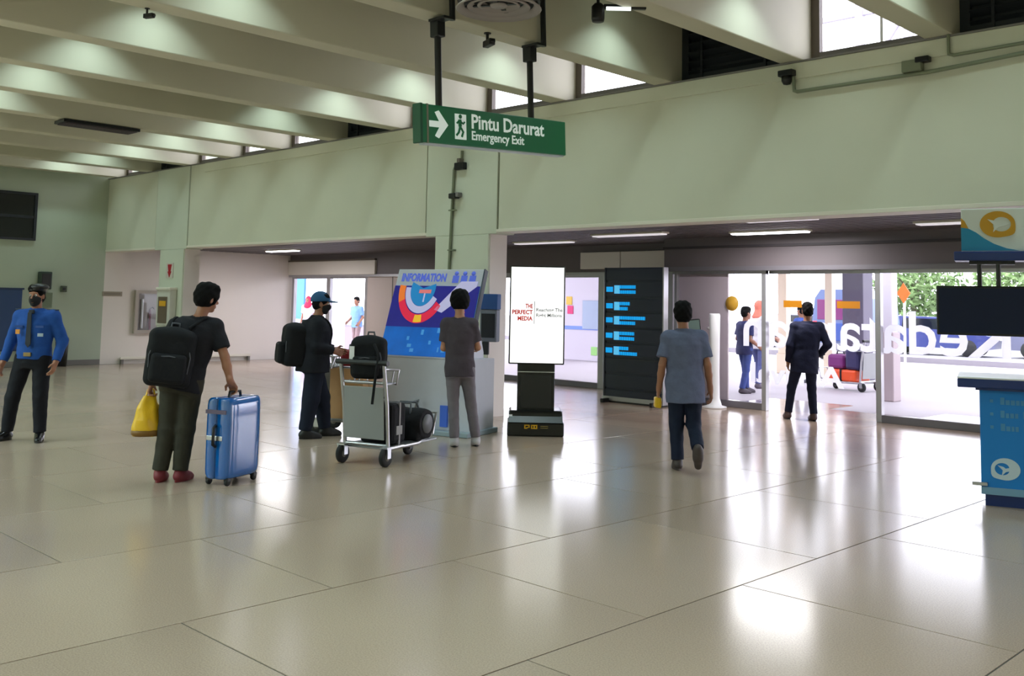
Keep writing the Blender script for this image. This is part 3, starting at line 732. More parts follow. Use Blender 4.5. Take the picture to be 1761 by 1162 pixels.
def swirl(cx, cz, s, y0, th, sx=1.0):
    """closed rounded band, thick on one side and pointed at the lower corner"""
    mb = MB(); n = 40; vv = []; ff = []
    for k in range(n):
        a_ = 2*math.pi*k/n; w = s*(.50-.25*math.cos(a_)); tip = 1+.16*math.exp(-((a_-5.6)/.35)**2)
        for r in (s-w, s*tip): vv.append((cx+sx*r*math.cos(a_)*1.12, y0, cz+r*math.sin(a_)*.92))
    for k in range(n): q = (k+1) % n; ff.append((2*k, 2*k+1, 2*q+1, 2*q))
    vv2 = [(x, y0-th, z) for x, _, z in vv]; o_ = len(vv)
    side = [(2*k, 2*((k+1) % n), 2*((k+1) % n)+o_, 2*k+o_) for k in range(n)]+[(2*k+1, 2*((k+1) % n)+1, 2*((k+1) % n)+1+o_, 2*k+1+o_) for k in range(n)]
    return mb.add(vv+vv2, ff+[tuple(i+o_ for i in f[::-1]) for f in ff]+side)
def bird(cx, cz, s, y0, th):
    b_ = [(cx-.62*s, cz+.30*s), (cx-.15*s, cz+.18*s), (cx+.0*s, cz+.05*s), (cx+.25*s, cz+.12*s), (cx+.72*s, cz-.02*s), (cx+.25*s, cz-.16*s), (cx+.02*s, cz-.22*s), (cx-.3*s, cz-.55*s), (cx-.22*s, cz-.1*s)]
    return MB().prism(b_, y0-th, y0)
bird(.19, .32, .10, -.001, .007).build('logo_bird', mat('logo_pale', (196, 214, 226), .5), t)
swirl(.19, .32, .10, -.001, .005, -1).build('logo', mat('logo_pale', (196, 214, 226), .5), t)
text_mb('B', .14, plane_M((.40, -.003, .26), (1, 0, 0), (0, 0, 1)), bold=.004).build('lettering', mat('logo_pale', (196, 214, 226), .5), t)
# overhead sign on its posts, with the hanging monitor
M_so = mat('sign_offwhite', (206, 214, 208), .45)
t = thing('counter_sign', 'overhead white sign with a gold swirl emblem and teal wave above the counter', 'sign', None, M=Mc)
sb = MB().box(-.12, 1.9, .06, .2, 2.17, 2.55, bev=.008).build('sign_board', M_so, t)
MB().box(-.18, 1.95, -.04, .3, 2.09, 2.17, bev=.01).build('ledge', M_navy, t)
wv = [(-.12, 2.18)]+[(-.12, 2.385), (-.06, 2.375), (0.0, 2.34), (.06, 2.29), (.14, 2.24), (.24, 2.2), (.34, 2.18)]
MB().prism(wv, .054, .062).build('wave', M_teal, sb)
MB().prism([(-.12, 2.385), (-.12, 2.47), (-.09, 2.44), (-.06, 2.375)], .0545, .0615).build('wave', mat('sign_gold', (188, 140, 20), .45), sb)
swirl(.17, 2.41, .125, .058, .006).build('emblem', mat('sign_gold', (188, 140, 20), .45), sb)
bird(.175, 2.415, .135, .058, .009).build('emblem_bird', M_so, sb)
text_mb('G', .17, plane_M((.44, .057, 2.34), (1, 0, 0), (0, 0, 1)), bold=.003).build('lettering', mat('sign_text', (110, 112, 108), .5), sb)
for x in (1.1, 1.8): MB().tube([(x, .4, 1.09), (x, .4, 2.12)], .03, 12).build('post', M_blackm, t)
MB().box(1.0, 1.9, .25, .45, 2.1, 2.16).build('post_beam', M_navy, t)
t = thing('hanging_monitor', 'black monitor hanging on two rods below the counter sign', 'monitor', None, M=Mc)
MB().box(-.33, .80, .02, .09, 1.44, 1.87, bev=.01).build('case', M_blackm, t)
MB().box(-.31, .78, .014, .022, 1.46, 1.85).build('display', mat('monitor_dark', (14, 24, 52), .3, spec=.2), t)
for x in (.02, .17): MB().tube([(x, .1, 1.6), (x, .1, 2.07)], .02, 10).build('rod', M_black, t)
MB().box(-.06, .3, .05, .15, 2.06, 2.089).build('mount_plate', M_black, t)

# ================================================================== TROLLEYS
def trolley(name, lab, M, s=1.0):
    t = thing(name, lab, 'trolley', None, M=M)
    hw = .26
    fr = MB()
    for sx in (-1, 1):
        fr.tube([(sx*hw, .02, .16), (sx*hw, -.02, .6), (sx*hw, -.1, 1.02)], .02, 8)
        fr.tube([(sx*hw, .0, .17), (sx*(hw-.02), .6, .16), (sx*(hw-.14), 1.08, .2)], .02, 8)
        fr.tube([(sx*hw, .0, .17), (sx*(hw-.01), .3, .17)], .022, 8)
    fr.tube([(-hw, .02, .2), (hw, .02, .2)], .018, 8); fr.tube([(-hw+.14, 1.08, .2), (hw-.14, 1.08, .2)], .02, 8)
    fr.tube([(-hw, -.05, .82), (hw, -.05, .82)], .014, 8)
    fr.tube([(-hw+.12, 1.07, .2), (-hw+.12, 1.14, .42), (hw-.12, 1.14, .42), (hw-.12, 1.07, .2)], .016, 8)
    fr.build('frame', M_steel, t)
    MB().box(-hw+.02, hw-.02, -.012, .0, .26, .78, bev=.01).build('back_panel', mat('trolley_panel', (146, 148, 148), .4), t, Matrix.Rotation(math.radians(4), 4, 'X'))
    MB().box(-hw+.02, hw-.02, .04, 1.0, .155, .175, bev=.006).build('platform', mat('trolley_platform', (150, 152, 154), .35, metal=.5), t)
    h = MB(); h.tube([(-hw-.05, -.1, 1.02), (hw+.05, -.1, 1.02)], .028, 10); h.build('handle', M_black, t)
    b = MB(); b.tube([(-hw, -.08, .96), (-hw, .18, .94), (hw, .18, .94), (hw, -.08, .96)], .012, 8); b.tube([(-hw, .18, .94), (-hw, .14, .80), (hw, .14, .80), (hw, .18, .94)], .01, 8)
    for k in range(5):
        x = -hw+.06+k*.1; b.tube([(x, -.03, .83), (x, .14, .80), (x, .18, .94)], .007, 6)
    b.build('basket', M_steel, t)
    MB().box(-hw+.02, hw-.02, -.03, .16, .8, .815).build('basket_floor', mat('trolley_platform', (150, 152, 154), .35, metal=.5), t)
    for (x, y_, r) in ((-hw, -.02, .095), (hw, -.02, .095), (0.0, .80, .075)):
        w = MB().lathe([(r*.35, -.022), (r*.9, -.024), (r, -.014), (r, .014), (r*.9, .024), (r*.35, .022)], 20, M=Matrix.Translation((x, y_, r)) @ Matrix.Rotation(math.pi/2, 4, 'Y')).build('wheel', M_rubber, t)
        MB().lathe([(0, -.026), (r*.4, -.026), (r*.4, .026), (0, .026)], 14, M=Matrix.Translation((x, y_, r)) @ Matrix.Rotation(math.pi/2, 4, 'Y')).build('hub', M_sill, w)
        f = MB(); f.box(x-.045, x-.033, y_-.03, y_+.03, r-.01, .19); f.box(x+.033, x+.045, y_-.03, y_+.03, r-.01, .19); f.box(x-.045, x+.045, y_-.04, y_+.04, .18, .195)
        f.build('fork', M_steel if y_ < .5 else M_blackm, w)
    return t
MT1 = frame_yaw((-8.13, 6.19, 0), (.95, .31))
trolley('luggage_trolley', 'steel luggage trolley piled with black bags before the information kiosk', MT1)
MT2 = frame_yaw((-10.47, 7.37, 0), (.52, -.85))
trolley('luggage_trolley', 'steel luggage trolley with a brown carton, half hidden behind the capped man', MT2)
t = thing('carton', 'brown cardboard carton upright on the trolley behind the capped man', 'box', None, M=MT2 @ Matrix.Translation((0, .3, .178)))
M_cart = mat('cardboard', (206, 160, 112), .7, noise=.05, nscale=5)
MB().box(-.2, .2, -.2, .24, 0, .62, bev=.006).build('body', M_cart, t); MB().box(-.03, .03, -.203, .243, .0, .623).build('tape', mat('packing_tape', (186, 140, 92), .3), t)
t = thing('red_bag', 'small red bag lying on the carton behind the capped man', 'bag', None, M=MT2 @ Matrix.Translation((0, .3, .80)))
MB().box(-.17, .17, -.1, .12, 0.0, .22, bev=.05).build('body', mat('red_fabric', (150, 30, 44), .6), t); MB().tube([(-.08, 0, .2), (-.07, 0, .28), (.07, 0, .28), (.08, 0, .2)], .012, 8).build('handle', M_black, t)

# ================================================================== BLUE SUITCASE
Mu = frame_yaw((-8.115, 4.70, 0), (.93, .36))
M_sb = mat('suitcase_blue', (0, 92, 172), .14, coat=.9, spec=.8); M_sbd = mat('suitcase_blue_dark', (0, 66, 120), .35)
t = thing('suitcase', 'large glossy blue hard shell suitcase under the hand of the man in black', 'suitcase', None, M=Mu)
SW, SD = .15, .235
def half_shell(sx):
    mb = MB(); rings = []; n = 20
    for z, k in ((.055, .0), (.058, .72), (.07, .86), (.095, .95), (.13, .985), (.3, 1), (.55, 1), (.69, .985), (.72, .95), (.745, .86), (.757, .72), (.76, .0)):
        r_ = []
        for q in range(n+1):
            a_ = -math.pi/2+math.pi*q/n
            yy = SD*(k*.12+.88 if k else .6)*math.copysign(abs(math.sin(a_))**.42, math.sin(a_)); xx = .012+(SW-.012)*(k if k else .3)*abs(math.cos(a_))**.42
            r_.append((sx*xx, yy, z))
        r_.append((sx*.012, 0, z)) if False else None
        rings.append(r_)
    vv = [v for r_ in rings for v in r_]; ff = []; m_ = n+1
    for i_ in range(len(rings)-1):
        for q in range(m_): ff.append((i_*m_+q, i_*m_+(q+1) % m_, (i_+1)*m_+(q+1) % m_, (i_+1)*m_+q))
    ff.append(tuple(range(m_))); ff.append(tuple(range(len(vv)-m_, len(vv))))
    return mb.add(vv, ff, 0, True)
half_shell(-1).build('shell', M_sb, t); half_shell(1).build('shell', M_sb, t)
MB().box(-.014, .014, -SD+.008, SD-.008, .06, .752, bev=.02).build('zip_band', M_sbd, t)
hn = MB().tube([(0, -SD-.004, .34), (0, -SD-.035, .36), (0, -SD-.035, .5), (0, -SD-.004, .52)], .014, 8).build('side_handle', M_blackm, t)
MB().box(-.1, .07, -SD-.006, -SD+.002, .39, .43, bev=.003).build('latch', M_steel, t)
MB().box(-.12, .1, -SD-.004, -SD+.004, .62, .655).build('name_strip', mat('name_strip', (96, 84, 110), .5), t)
MB().tube([(0, -.08, .755), (0, -.07, .80), (0, .07, .80), (0, .08, .755)], .013, 8).build('top_handle', M_black, t)
for (x, y_) in ((-.1, -.18), (.1, -.18), (-.1, .18), (.1, .18)):
    w = MB().lathe([(0, -.016), (.026, -.016), (.03, -.01), (.03, .01), (.026, .016), (0, .016)], 14, M=Matrix.Translation((x, y_, .03)) @ Matrix.Rotation(math.pi/2, 4, 'Y')).build('wheel', M_rubber, t)
    MB().box(x-.024, x+.024, y_-.024, y_+.024, .036, .072, bev=.008).build('wheel_housing', M_black, w)

# ================================================================== OUTDOORS
M_ofw = mat('outdoor_white', (204, 198, 210), .6); M_ocr = mat('outdoor_cream', (236, 220, 196), .6)
def column(x, y_, r, h, m, lab, capm=None, baseh=.5, square=True):
    t = thing('outdoor_column', lab, 'column', (x, y_, -.01))
    MB().box(-r, r, -r, r, 0, h, bev=.02).build('shaft', m, t)
    MB().box(-r-.03, r+.03, -r-.03, r+.03, 0, baseh, bev=.02).build('base', capm or m, t)
    MB().box(-r-.06, r+.06, -r-.06, r+.06, h-.2, h, bev=.02).build('capital', capm or m, t)
M_odk = mat('outdoor_column_dark', (92, 86, 104), .6)
column(-10.75, 22.6, .26, 5.0, M_odk, 'dark grey square column outside beyond the sliding doors')
column(-7.93, 17.9, .13, 5.0, M_ofw, 'white column with a greyish lower half outside beside the right door post', mat('outdoor_taupe', (176, 160, 164), .6), 1.25)
column(-12.9, 23.0, .12, 5.0, M_ocr, 'slim cream column outside left of the man walking out')
column(-11.75, 23.2, .1, 5.0, M_ocr, 'slim cream column outside behind the head of the man walking out')
column(-14.2, 22.0, .14, 5.0, M_ocr, 'cream column outside behind the yellow round sticker')
# canopy roof outside
cn = struct(D.objects.new('canopy', None)); COL.objects.link(cn); cn.location = (0, 0, 0)
bx('canopy_roof', -45, 3, 16.4, 24, 5.0, 5.25, M_ofw, cn)
for k in range(14): bx('canopy_rib', -44+3.4*k, -43.8+3.4*k, 16.4, 24, 4.75, 5.0, M_ofw, cn)
bx('canopy_edge', -45, 3, 23.8, 24.05, 4.6, 5.3, M_ofw, cn)
# low kerb wall and far road edge
struct(bx('kerb', -60, 20, 31.5, 31.9, -.01, .16, mat('kerb_grey', (130, 126, 132), .7)))

# van
Mv = frame_yaw((-15.1, 30.2, -.01), (1, .08))
t = thing('van', 'white and blue van seen from behind outside the doors', 'van', None, M=Mv)
MB().prism([(-.78, .35), (.78, .35), (.80, 1.2), (.70, 2.0), (.5, 2.28), (-.5, 2.28), (-.70, 2.0), (-.80, 1.2)], 0, 3.6).build('body', mat('van_white', (92, 106, 142), .3), t)
MB().box(-.62, .62, -.02, .01, 1.3, 1.95, bev=.02).build('rear_window', mat('van_purple', (104, 44, 92), .3), t)
MB().box(-.76, .76, -.03, .01, .62, 1.2, bev=.02).build('tailgate', mat('van_blue', (48, 72, 134), .35), t)
MB().box(-.8, .8, -.08, .06, .32, .55, bev=.03).build('bumper', mat('van_grey', (120, 122, 130), .5), t)
for x in (-.7, .7): MB().box(x-.07, x+.07, -.04, .02, .9, 1.25, bev=.02).build('tail_lamp', mat('lamp_red', (210, 60, 80), .3), t)
for x in (-.72, .72):
    for y_ in (.7, 2.9):
        w = MB().lathe([(0, -.1), (.26, -.1), (.31, -.06), (.31, .06), (.26, .1), (0, .1)], 18, M=Matrix.Translation((x, y_, .31)) @ Matrix.Rotation(math.pi/2, 4, 'Y')).build('wheel', M_rubber, t)
# cars further right
def car(x, y_, yaw, m, lab):
    t = thing('car', lab, 'car', (x, y_, -.03), yaw)
    MB().prism([(-2.1, .3), (2.1, .3), (2.15, .75), (1.5, .92), (.9, 1.42), (-1.1, 1.45), (-1.75, .98), (-2.15, .88)], -.85, .85).build('body', m, t)
    MB().prism([(-1.0, 1.0), (.95, .98), (.75, 1.36), (-.95, 1.38)], -.86, .86).build('side_windows', M_darkglass, t)
    for wx in (-1.35, 1.35):
        for wy in (-.78, .78):
            MB().lathe([(0, -.1), (.28, -.1), (.32, -.06), (.32, .06), (.28, .1), (0, .1)], 18, M=Matrix.Translation((wx, wy, .32)) @ Matrix.Rotation(math.pi/2, 4, 'X')).build('wheel', M_rubber, t)
    for wy in (-.6, .6): MB().box(2.08, 2.16, wy-.15, wy+.15, .6, .74).build('headlamp', M_white, t)
car(-15.2, 38.5, .1, mat('car_navy', (52, 60, 112), .25), 'dark blue car parked beyond the road, left of the monitor')
car(-10.6, 39.5, .05, mat('car_grey', (96, 98, 120), .25), 'grey car parked beyond the road behind the monitor')
car(-20.6, 39.0, .12, mat('car_silver', (150, 152, 168), .25), 'silver car parked beyond the road at left of the dark blue car')
# orange road sign
t = thing('road_sign', 'orange diamond road sign on a pale pole outside the right door', 'sign', (-12.35, 29.0, -.01))
MB().tube([(0, 0, 0), (0, 0, 2.2)], .04, 8).build('pole', M_ofw, t)
MB().prism([(0, -.3), (.2, 0), (0, .3), (-.2, 0)], -.06, -.03, M=Matrix.Translation((0, 0, 2.15))).build('plate', mat('sign_orange', (196, 88, 8), .5), t)
# trolley with purple bags and an orange box outside
MT3 = frame_yaw((-9.05, 19.5, -.01), (.2, .98))
trolley('luggage_trolley', 'steel luggage trolley outdoors loaded with purple bags and an orange case', MT3)
t = thing('orange_case', 'orange case lying on the trolley outside the doors', 'case', None, M=MT3 @ Matrix.Translation((0, .5, .178)))
MB().box(-.24, .24, -.36, .36, 0, .24, bev=.04).build('body', mat('case_orange', (232, 84, 36), .4), t); MB().box(-.25, .25, -.02, .02, 0, .245).build('strap', M_blackm, t)
t = thing('purple_bag', 'purple travel bag on top of the orange case outside', 'bag', None, M=MT3 @ Matrix.Translation((0, .68, .42)))
MB().box(-.2, .2, -.2, .2, 0, .3, bev=.07).build('body', mat('bag_purple', (116, 36, 110), .6), t); MB().tube([(0, -.1, .27), (0, -.08, .36), (0, .08, .36), (0, .1, .27)], .014, 8).build('handle', M_black, t)
t = thing('navy_bag', 'dark navy travel bag on the orange case outside, nearer its handle', 'bag', None, M=MT3 @ Matrix.Translation((0, .26, .42)))
MB().box(-.2, .2, -.17, .17, 0, .42, bev=.06).build('body', mat('bag_navy', (44, 40, 84), .6), t); MB().tube([(0, -.08, .39), (0, -.06, .47), (0, .06, .47), (0, .08, .39)], .014, 8).build('handle', M_black, t)
# booth with posters seen beside the white screen
t = thing('booth', 'white booth with a blue stripe outside the glass beside the advertising screen', 'booth', (-19.6, 22.2, -.01))
MB().box(-1.9, 1.6, 0, 1.6, 0, 2.5, bev=.02).build('walls', M_ofw, t); MB().box(-1.95, 1.65, -.05, 1.65, 2.5, 2.62).build('roof', M_ofw, t)
MB().box(-1.9, 1.6, -.02, .0, .9, 1.0).build('stripe', mat('booth_blue', (110, 140, 226), .5), t)
MB().box(.65, 1.35, -.04, .0, .92, 1.75, bev=.01).build('window', mat('booth_window', (140, 156, 184), .2), t)
for (x, z, c, nm) in ((.0, 1.62, (222, 180, 60), 'yellow_poster'), (.05, 1.35, (214, 30, 110), 'pink_poster'), (.98, .18, (150, 206, 120), 'green_poster')):
    bx('poster', x, x+.22, -.02, -.0, z, z+.24, mat(nm, c, .5), t)
# barrier and blue hoarding outside the left doors
t = thing('hoarding', 'bright blue hoarding panel outside the left doors', 'panel', (-31.2, 20.5, -.01))
MB().box(-.35, .35, 0, .08, .9, 3.0, bev=.01).build('panel', mat('hoarding_blue', (70, 140, 220), .5), t)
for x in (-.3, .3): MB().tube([(x, .04, 0), (x, .04, .95)], .03, 8).build('post', M_steel, t)
for q in range(4):
    column(-28.9+1.15*q, 23.5, .07, 5.0, M_ofw, ['thin white post outside the left doors, nearest the blue hoarding', 'thin white post outside the left doors, second from the hoarding', 'thin white post outside the left doors, third from the hoarding', 'thin white post outside the left doors, farthest from the hoarding'][q], None, .1)
t = thing('outdoor_table', 'white table with a cloth outside the left doors', 'table', (-27.0, 19.6, -.01))
MB().box(-.7, .5, -.4, .4, .78, .82, bev=.01).build('top', M_ofw, t); MB().box(-.68, .48, -.38, .38, 0, .78).build('cloth', mat('cloth_lilac', (214, 204, 216), .7), t)

# trees beyond the road
M_leaf = mat('leaf_green', (112, 140, 84), .6, noise=.25, nscale=2); M_leaf2 = mat('leaf_yellow_green', (186, 204, 96), .6, noise=.2, nscale=2); M_bark = mat('bark', (110, 96, 84), .9)
def tree(x, y_, h, r, m, lab, seed):
    rnd = random.Random(seed)
    t = thing('tree', lab, 'tree', (x, y_, -.03))
    MB().tube([(0, 0, 0), (.1, .05, h*.3), (-.05, 0, h*.55), (.1, .1, h*.8)], [.2, .16, .12, .05], 8).build('trunk', M_bark, t)
    mb = MB()
    for k in range(5):
        a_ = rnd.uniform(0, 6.28); mb.tube([(0, 0, h*(.3+.08*k)), (r*.35*math.cos(a_), r*.35*math.sin(a_), h*(.42+.08*k)), (r*.7*math.cos(a_), r*.7*math.sin(a_), h*(.5+.08*k))], [.08, .05, .025], 6)
    mb.build('branches', M_bark, t)
    vv = []; ff = []
    for k in range(2600):
        u = rnd.gauss(0, 1), rnd.gauss(0, 1), rnd.gauss(0, 1); n_ = math.sqrt(sum(q*q for q in u)); rr = rnd.random()**.4
        c = Vector((u[0]/n_*r*rr, u[1]/n_*r*rr, h*.56+u[2]/n_*h*.42*rr)); s_ = rnd.uniform(.12, .26)
        M_ = Matrix.Rotation(rnd.uniform(0, 6.28), 3, Vector((rnd.uniform(-1, 1), rnd.uniform(-1, 1), rnd.uniform(-1, 1)+.01)).normalized())
        o_ = len(vv); vv += [c+M_ @ Vector(q)*s_ for q in ((-1, 0, 0), (0, -.45, .1), (1, 0, 0), (0, .45, .1))]; ff.append((o_, o_+1, o_+2, o_+3))
    f = MB().add(vv, ff).build('foliage', m, t); f['kind'] = 'stuff'
tree(-20.9, 50, 4.9, 2.7, M_leaf, 'green tree beyond the road, left of the orange road sign', 1)
tree(-14.3, 47.5, 5.0, 2.7, M_leaf, 'green tree beyond the road behind the dark blue car', 2)
tree(-8.6, 50, 4.4, 2.6, M_leaf2, 'yellow green tree beyond the road above the hanging monitor', 3)
tree(-2.6, 48, 4.8, 2.7, M_leaf, 'green tree beyond the road at the right edge', 4)

# white steel frame standing on the canopy roof, seen through the high window
rf = struct(D.objects.new('roof_frame', None)); COL.objects.link(rf); rf.location = (-9.6, 23.0, 5.25)
M_rf = mat('roof_frame_white', (150, 146, 156), .6)
for x in (-2.4, -1.2, 0, 1.2, 2.4): MB().box(x-.09, x+.09, -.09, .09, 0, 4.2).build('upright', M_rf, rf)
for z in (.9, 1.8, 2.7, 3.6): MB().box(-2.5, 2.5, -.06, .06, z, z+.13).build('rail', M_rf, rf)
for x in (-2.4, 0): MB().tube([(x, 0, .1), (x+2.4, 0, 3.6)], .06, 6).build('brace', M_rf, rf)

# ================================================================== PEOPLE
class Field:
    """signed distance volume -> one closed surface"""
    def __init__(s, lo, hi, h):
        s.h = h; s.lo = np.array(lo, np.float32); n = np.ceil((np.array(hi)-np.array(lo))/h).astype(int)+1
        s.n = n; s.F = np.full(tuple(n), .06, np.float32)
        s.ax = [s.lo[i]+h*np.arange(n[i], dtype=np.float32) for i in range(3)]
    def sub_(s, lo, hi):
        a = np.maximum(np.floor((np.array(lo)-s.lo)/s.h).astype(int), 0); b = np.minimum(np.ceil((np.array(hi)-s.lo)/s.h).astype(int)+1, s.n)
        if np.any(b <= a): return None
        sl = tuple(slice(a[i], b[i]) for i in range(3))
        X = s.ax[0][sl[0]][:, None, None]; Y = s.ax[1][sl[1]][None, :, None]; Z = s.ax[2][sl[2]][None, None, :]
        return sl, X, Y, Z
    def put(s, sl, d, k, op):
        A = s.F[sl]
        if op == 'add':
            if k > 0:
                h = np.clip(.5+.5*(A-d)/k, 0, 1); s.F[sl] = A+(d-A)*h-k*h*(1-h)
            else: s.F[sl] = np.minimum(A, d)
        elif op == 'sub':
            if k > 0:
                h = np.clip(.5-.5*(A+d)/k, 0, 1); s.F[sl] = A+(-d-A)*h+k*h*(1-h)
            else: s.F[sl] = np.maximum(A, -d)
    def cone(s, a, b, ra, rb, k=.02, op='add', fl=None):
        a = np.array(a, float); b = np.array(b, float); m = max(ra, rb)+k+.04
        g = s.sub_(np.minimum(a, b)-m, np.maximum(a, b)+m)
        if g is None: return s
        sl, X, Y, Z = g; ba = b-a; L2 = float(ba@ba)+1e-9
        t = np.clip(((X-a[0])*ba[0]+(Y-a[1])*ba[1]+(Z-a[2])*ba[2])/L2, 0, 1)
        d = np.sqrt((X-a[0]-t*ba[0])**2+(Y-a[1]-t*ba[1])**2+(Z-a[2]-t*ba[2])**2)-(ra+(rb-ra)*t)
        if fl:     # flat cuts past the ends: (start, end)
            u = ba/math.sqrt(L2)
            q = (X-a[0])*u[0]+(Y-a[1])*u[1]+(Z-a[2])*u[2]
            if fl[0] is not None: d = np.maximum(d, fl[0]-q)
            if fl[1] is not None: d = np.maximum(d, q-(math.sqrt(L2)+fl[1]))
        s.put(sl, d.astype(np.float32), k, op); return s
    def ell(s, c, r, R=None, k=.02, op='add'):
        c = np.array(c, float); r = np.array(r, float); R = np.eye(3) if R is None else R
        m = r.max()+k+.03; g = s.sub_(c-m, c+m)
        if g is None: return s
        sl, X, Y, Z = g; X = X-c[0]; Y = Y-c[1]; Z = Z-c[2]
        P = [X*R[0, i]+Y*R[1, i]+Z*R[2, i] for i in range(3)]
        k0 = np.sqrt(sum((P[i]/r[i])**2 for i in range(3))); k1 = np.sqrt(sum((P[i]/r[i]**2)**2 for i in range(3)))+1e-6
        s.put(sl, (k0*(k0-1)/k1).astype(np.float32), k, op); return s
    def rbox(s, c, hs, r, R=None, k=.01, op='add'):
        c = np.array(c, float); R = np.eye(3) if R is None else R
        m = float(np.linalg.norm(hs))+k+.03; g = s.sub_(c-m, c+m)
        if g is None: return s
        sl, X, Y, Z = g; X = X-c[0]; Y = Y-c[1]; Z = Z-c[2]
        Q = [np.abs(X*R[0, i]+Y*R[1, i]+Z*R[2, i])-(hs[i]-r) for i in range(3)]
        d = np.sqrt(sum(np.maximum(q, 0)**2 for q in Q))+np.minimum(np.maximum(np.maximum(Q[0], Q[1]), Q[2]), 0)-r
        s.put(sl, d.astype(np.float32), k, op); return s
    def loft(s, O, R, secs, k=.02, op='add', noise=0.0):
        """elliptic sections (t, cx, cy, rx, ry) along the local z axis of frame R at O"""
        O = np.array(O, float); T = np.array([q[0] for q in secs]); mx = max(max(q[3], q[4]) for q in secs)+.1
        e0 = O+R[:, 2]*T.min(); e1 = O+R[:, 2]*T.max()
        g = s.sub_(np.minimum(e0, e1)-mx, np.maximum(e0, e1)+mx)
        if g is None: return s
        sl, X, Y, Z = g; X = X-O[0]; Y = Y-O[1]; Z = Z-O[2]
        x, y, z = [X*R[0, i]+Y*R[1, i]+Z*R[2, i] for i in range(3)]
        zc = np.clip(z, T.min(), T.max()); A = np.array(secs)
        cx, cy, rx, ry = [np.interp(zc, T, A[:, i]) for i in (1, 2, 3, 4)]
        kk = np.sqrt(((x-cx)/rx)**2+((y-cy)/ry)**2)
        d = (kk-1)*np.minimum(rx, ry)
        if noise: d = d+noise*np.sin(z*38+x*21)*np.cos(y*17+z*11)
        d = np.maximum(d, np.maximum(T.min()-z, z-T.max()))
        s.put(sl, d.astype(np.float32), k, op); return s
    def plane(s, p, n):
        """keep the side the normal points away from"""
        X = s.ax[0][:, None, None]; Y = s.ax[1][None, :, None]; Z = s.ax[2][None, None, :]
        s.F = np.maximum(s.F, ((X-p[0])*n[0]+(Y-p[1])*n[1]+(Z-p[2])*n[2]).astype(np.float32)); return s
    def ripple(s, amp, fx, fz):
        X = s.ax[0][:, None, None]; Y = s.ax[1][None, :, None]; Z = s.ax[2][None, None, :]
        s.F = s.F+(amp*np.sin(fx*X+3*np.sin(9*Z))*np.sin(fz*Z+4*np.sin(6*Y+5*X))).astype(np.float32); return s
    def mesh(s):
        F = s.F; F[0] = F[-1] = .05; F[:, 0] = F[:, -1] = .05; F[:, :, 0] = F[:, :, -1] = .05
        S = F < 0
        c = [S[i:S.shape[0]-1+i, j:S.shape[1]-1+j, k:S.shape[2]-1+k] for i in (0, 1) for j in (0, 1) for k in (0, 1)]
        cnt = sum(q.astype(np.int8) for q in c); act = (cnt > 0) & (cnt < 8)
        idx = np.argwhere(act)
        if len(idx) == 0: return [], []
        I = np.full(act.shape, -1, np.int32); I[act] = np.arange(len(idx))
        off = np.array([(i, j, k) for i in (0, 1) for j in (0, 1) for k in (0, 1)])
        val = np.stack([F[idx[:, 0]+o[0], idx[:, 1]+o[1], idx[:, 2]+o[2]] for o in off], 1)
        acc = np.zeros((len(idx), 3)); n = np.zeros(len(idx))
        for a in range(8):
            for b in range(a+1, 8):
                if np.abs(off[a]-off[b]).sum() != 1: continue
                m = (val[:, a] < 0) != (val[:, b] < 0)
                t = val[m, a]/(val[m, a]-val[m, b])
                acc[m] += off[a]+(off[b]-off[a])*t[:, None]; n[m] += 1
        V = s.lo+(idx+acc/n[:, None])*s.h
        faces = []
        for ax in range(3):
            b, c_ = [(1, 2), (2, 0), (0, 1)][ax]
            A = np.moveaxis(S, ax, 0); d = A[:-1] != A[1:]
            e = np.argwhere(np.moveaxis(d, 0, ax))
            e = e[(e[:, b] > 0) & (e[:, c_] > 0) & (e[:, b] < s.n[b]-1) & (e[:, c_] < s.n[c_]-1)]
            def cell(db, dc):
                q = e.copy(); q[:, b] += db; q[:, c_] += dc; return I[q[:, 0], q[:, 1], q[:, 2]]
            q = np.stack([cell(-1, -1), cell(0, -1), cell(0, 0), cell(-1, 0)], 1)
            flip = ~S[e[:, 0], e[:, 1], e[:, 2]]
            q[flip] = q[flip][:, ::-1]
            faces.append(q)
        return V, np.concatenate(faces)
    def build(s, name, m, parent, smooth_it=1):
        V, Fc = s.mesh()
        if len(V) == 0: return None
        me = D.meshes.new(name)
        me.vertices.add(len(V)); me.vertices.foreach_set('co', np.asarray(V, np.float32).ravel())
        me.loops.add(Fc.size); me.loops.foreach_set('vertex_index', Fc.ravel().astype(np.int32))
        me.polygons.add(len(Fc)); me.polygons.foreach_set('loop_start', np.arange(0, Fc.size, 4, dtype=np.int32))
        me.update(calc_edges=True); me.validate()
        me.polygons.foreach_set('use_smooth', np.ones(len(me.polygons), bool))
        me.materials.append(m)
        o = D.objects.new(name, me); COL.objects.link(o); o.parent = parent
        return o

def rotm(yaw=0, pitch=0, roll=0):
    """yaw about z (left positive), pitch (chin up positive) about x, roll about y"""
    return np.array((Matrix.Rotation(yaw, 3, 'Z') @ Matrix.Rotation(pitch, 3, 'X') @ Matrix.Rotation(roll, 3, 'Y')))
def V3(*a): return np.array(a, float)

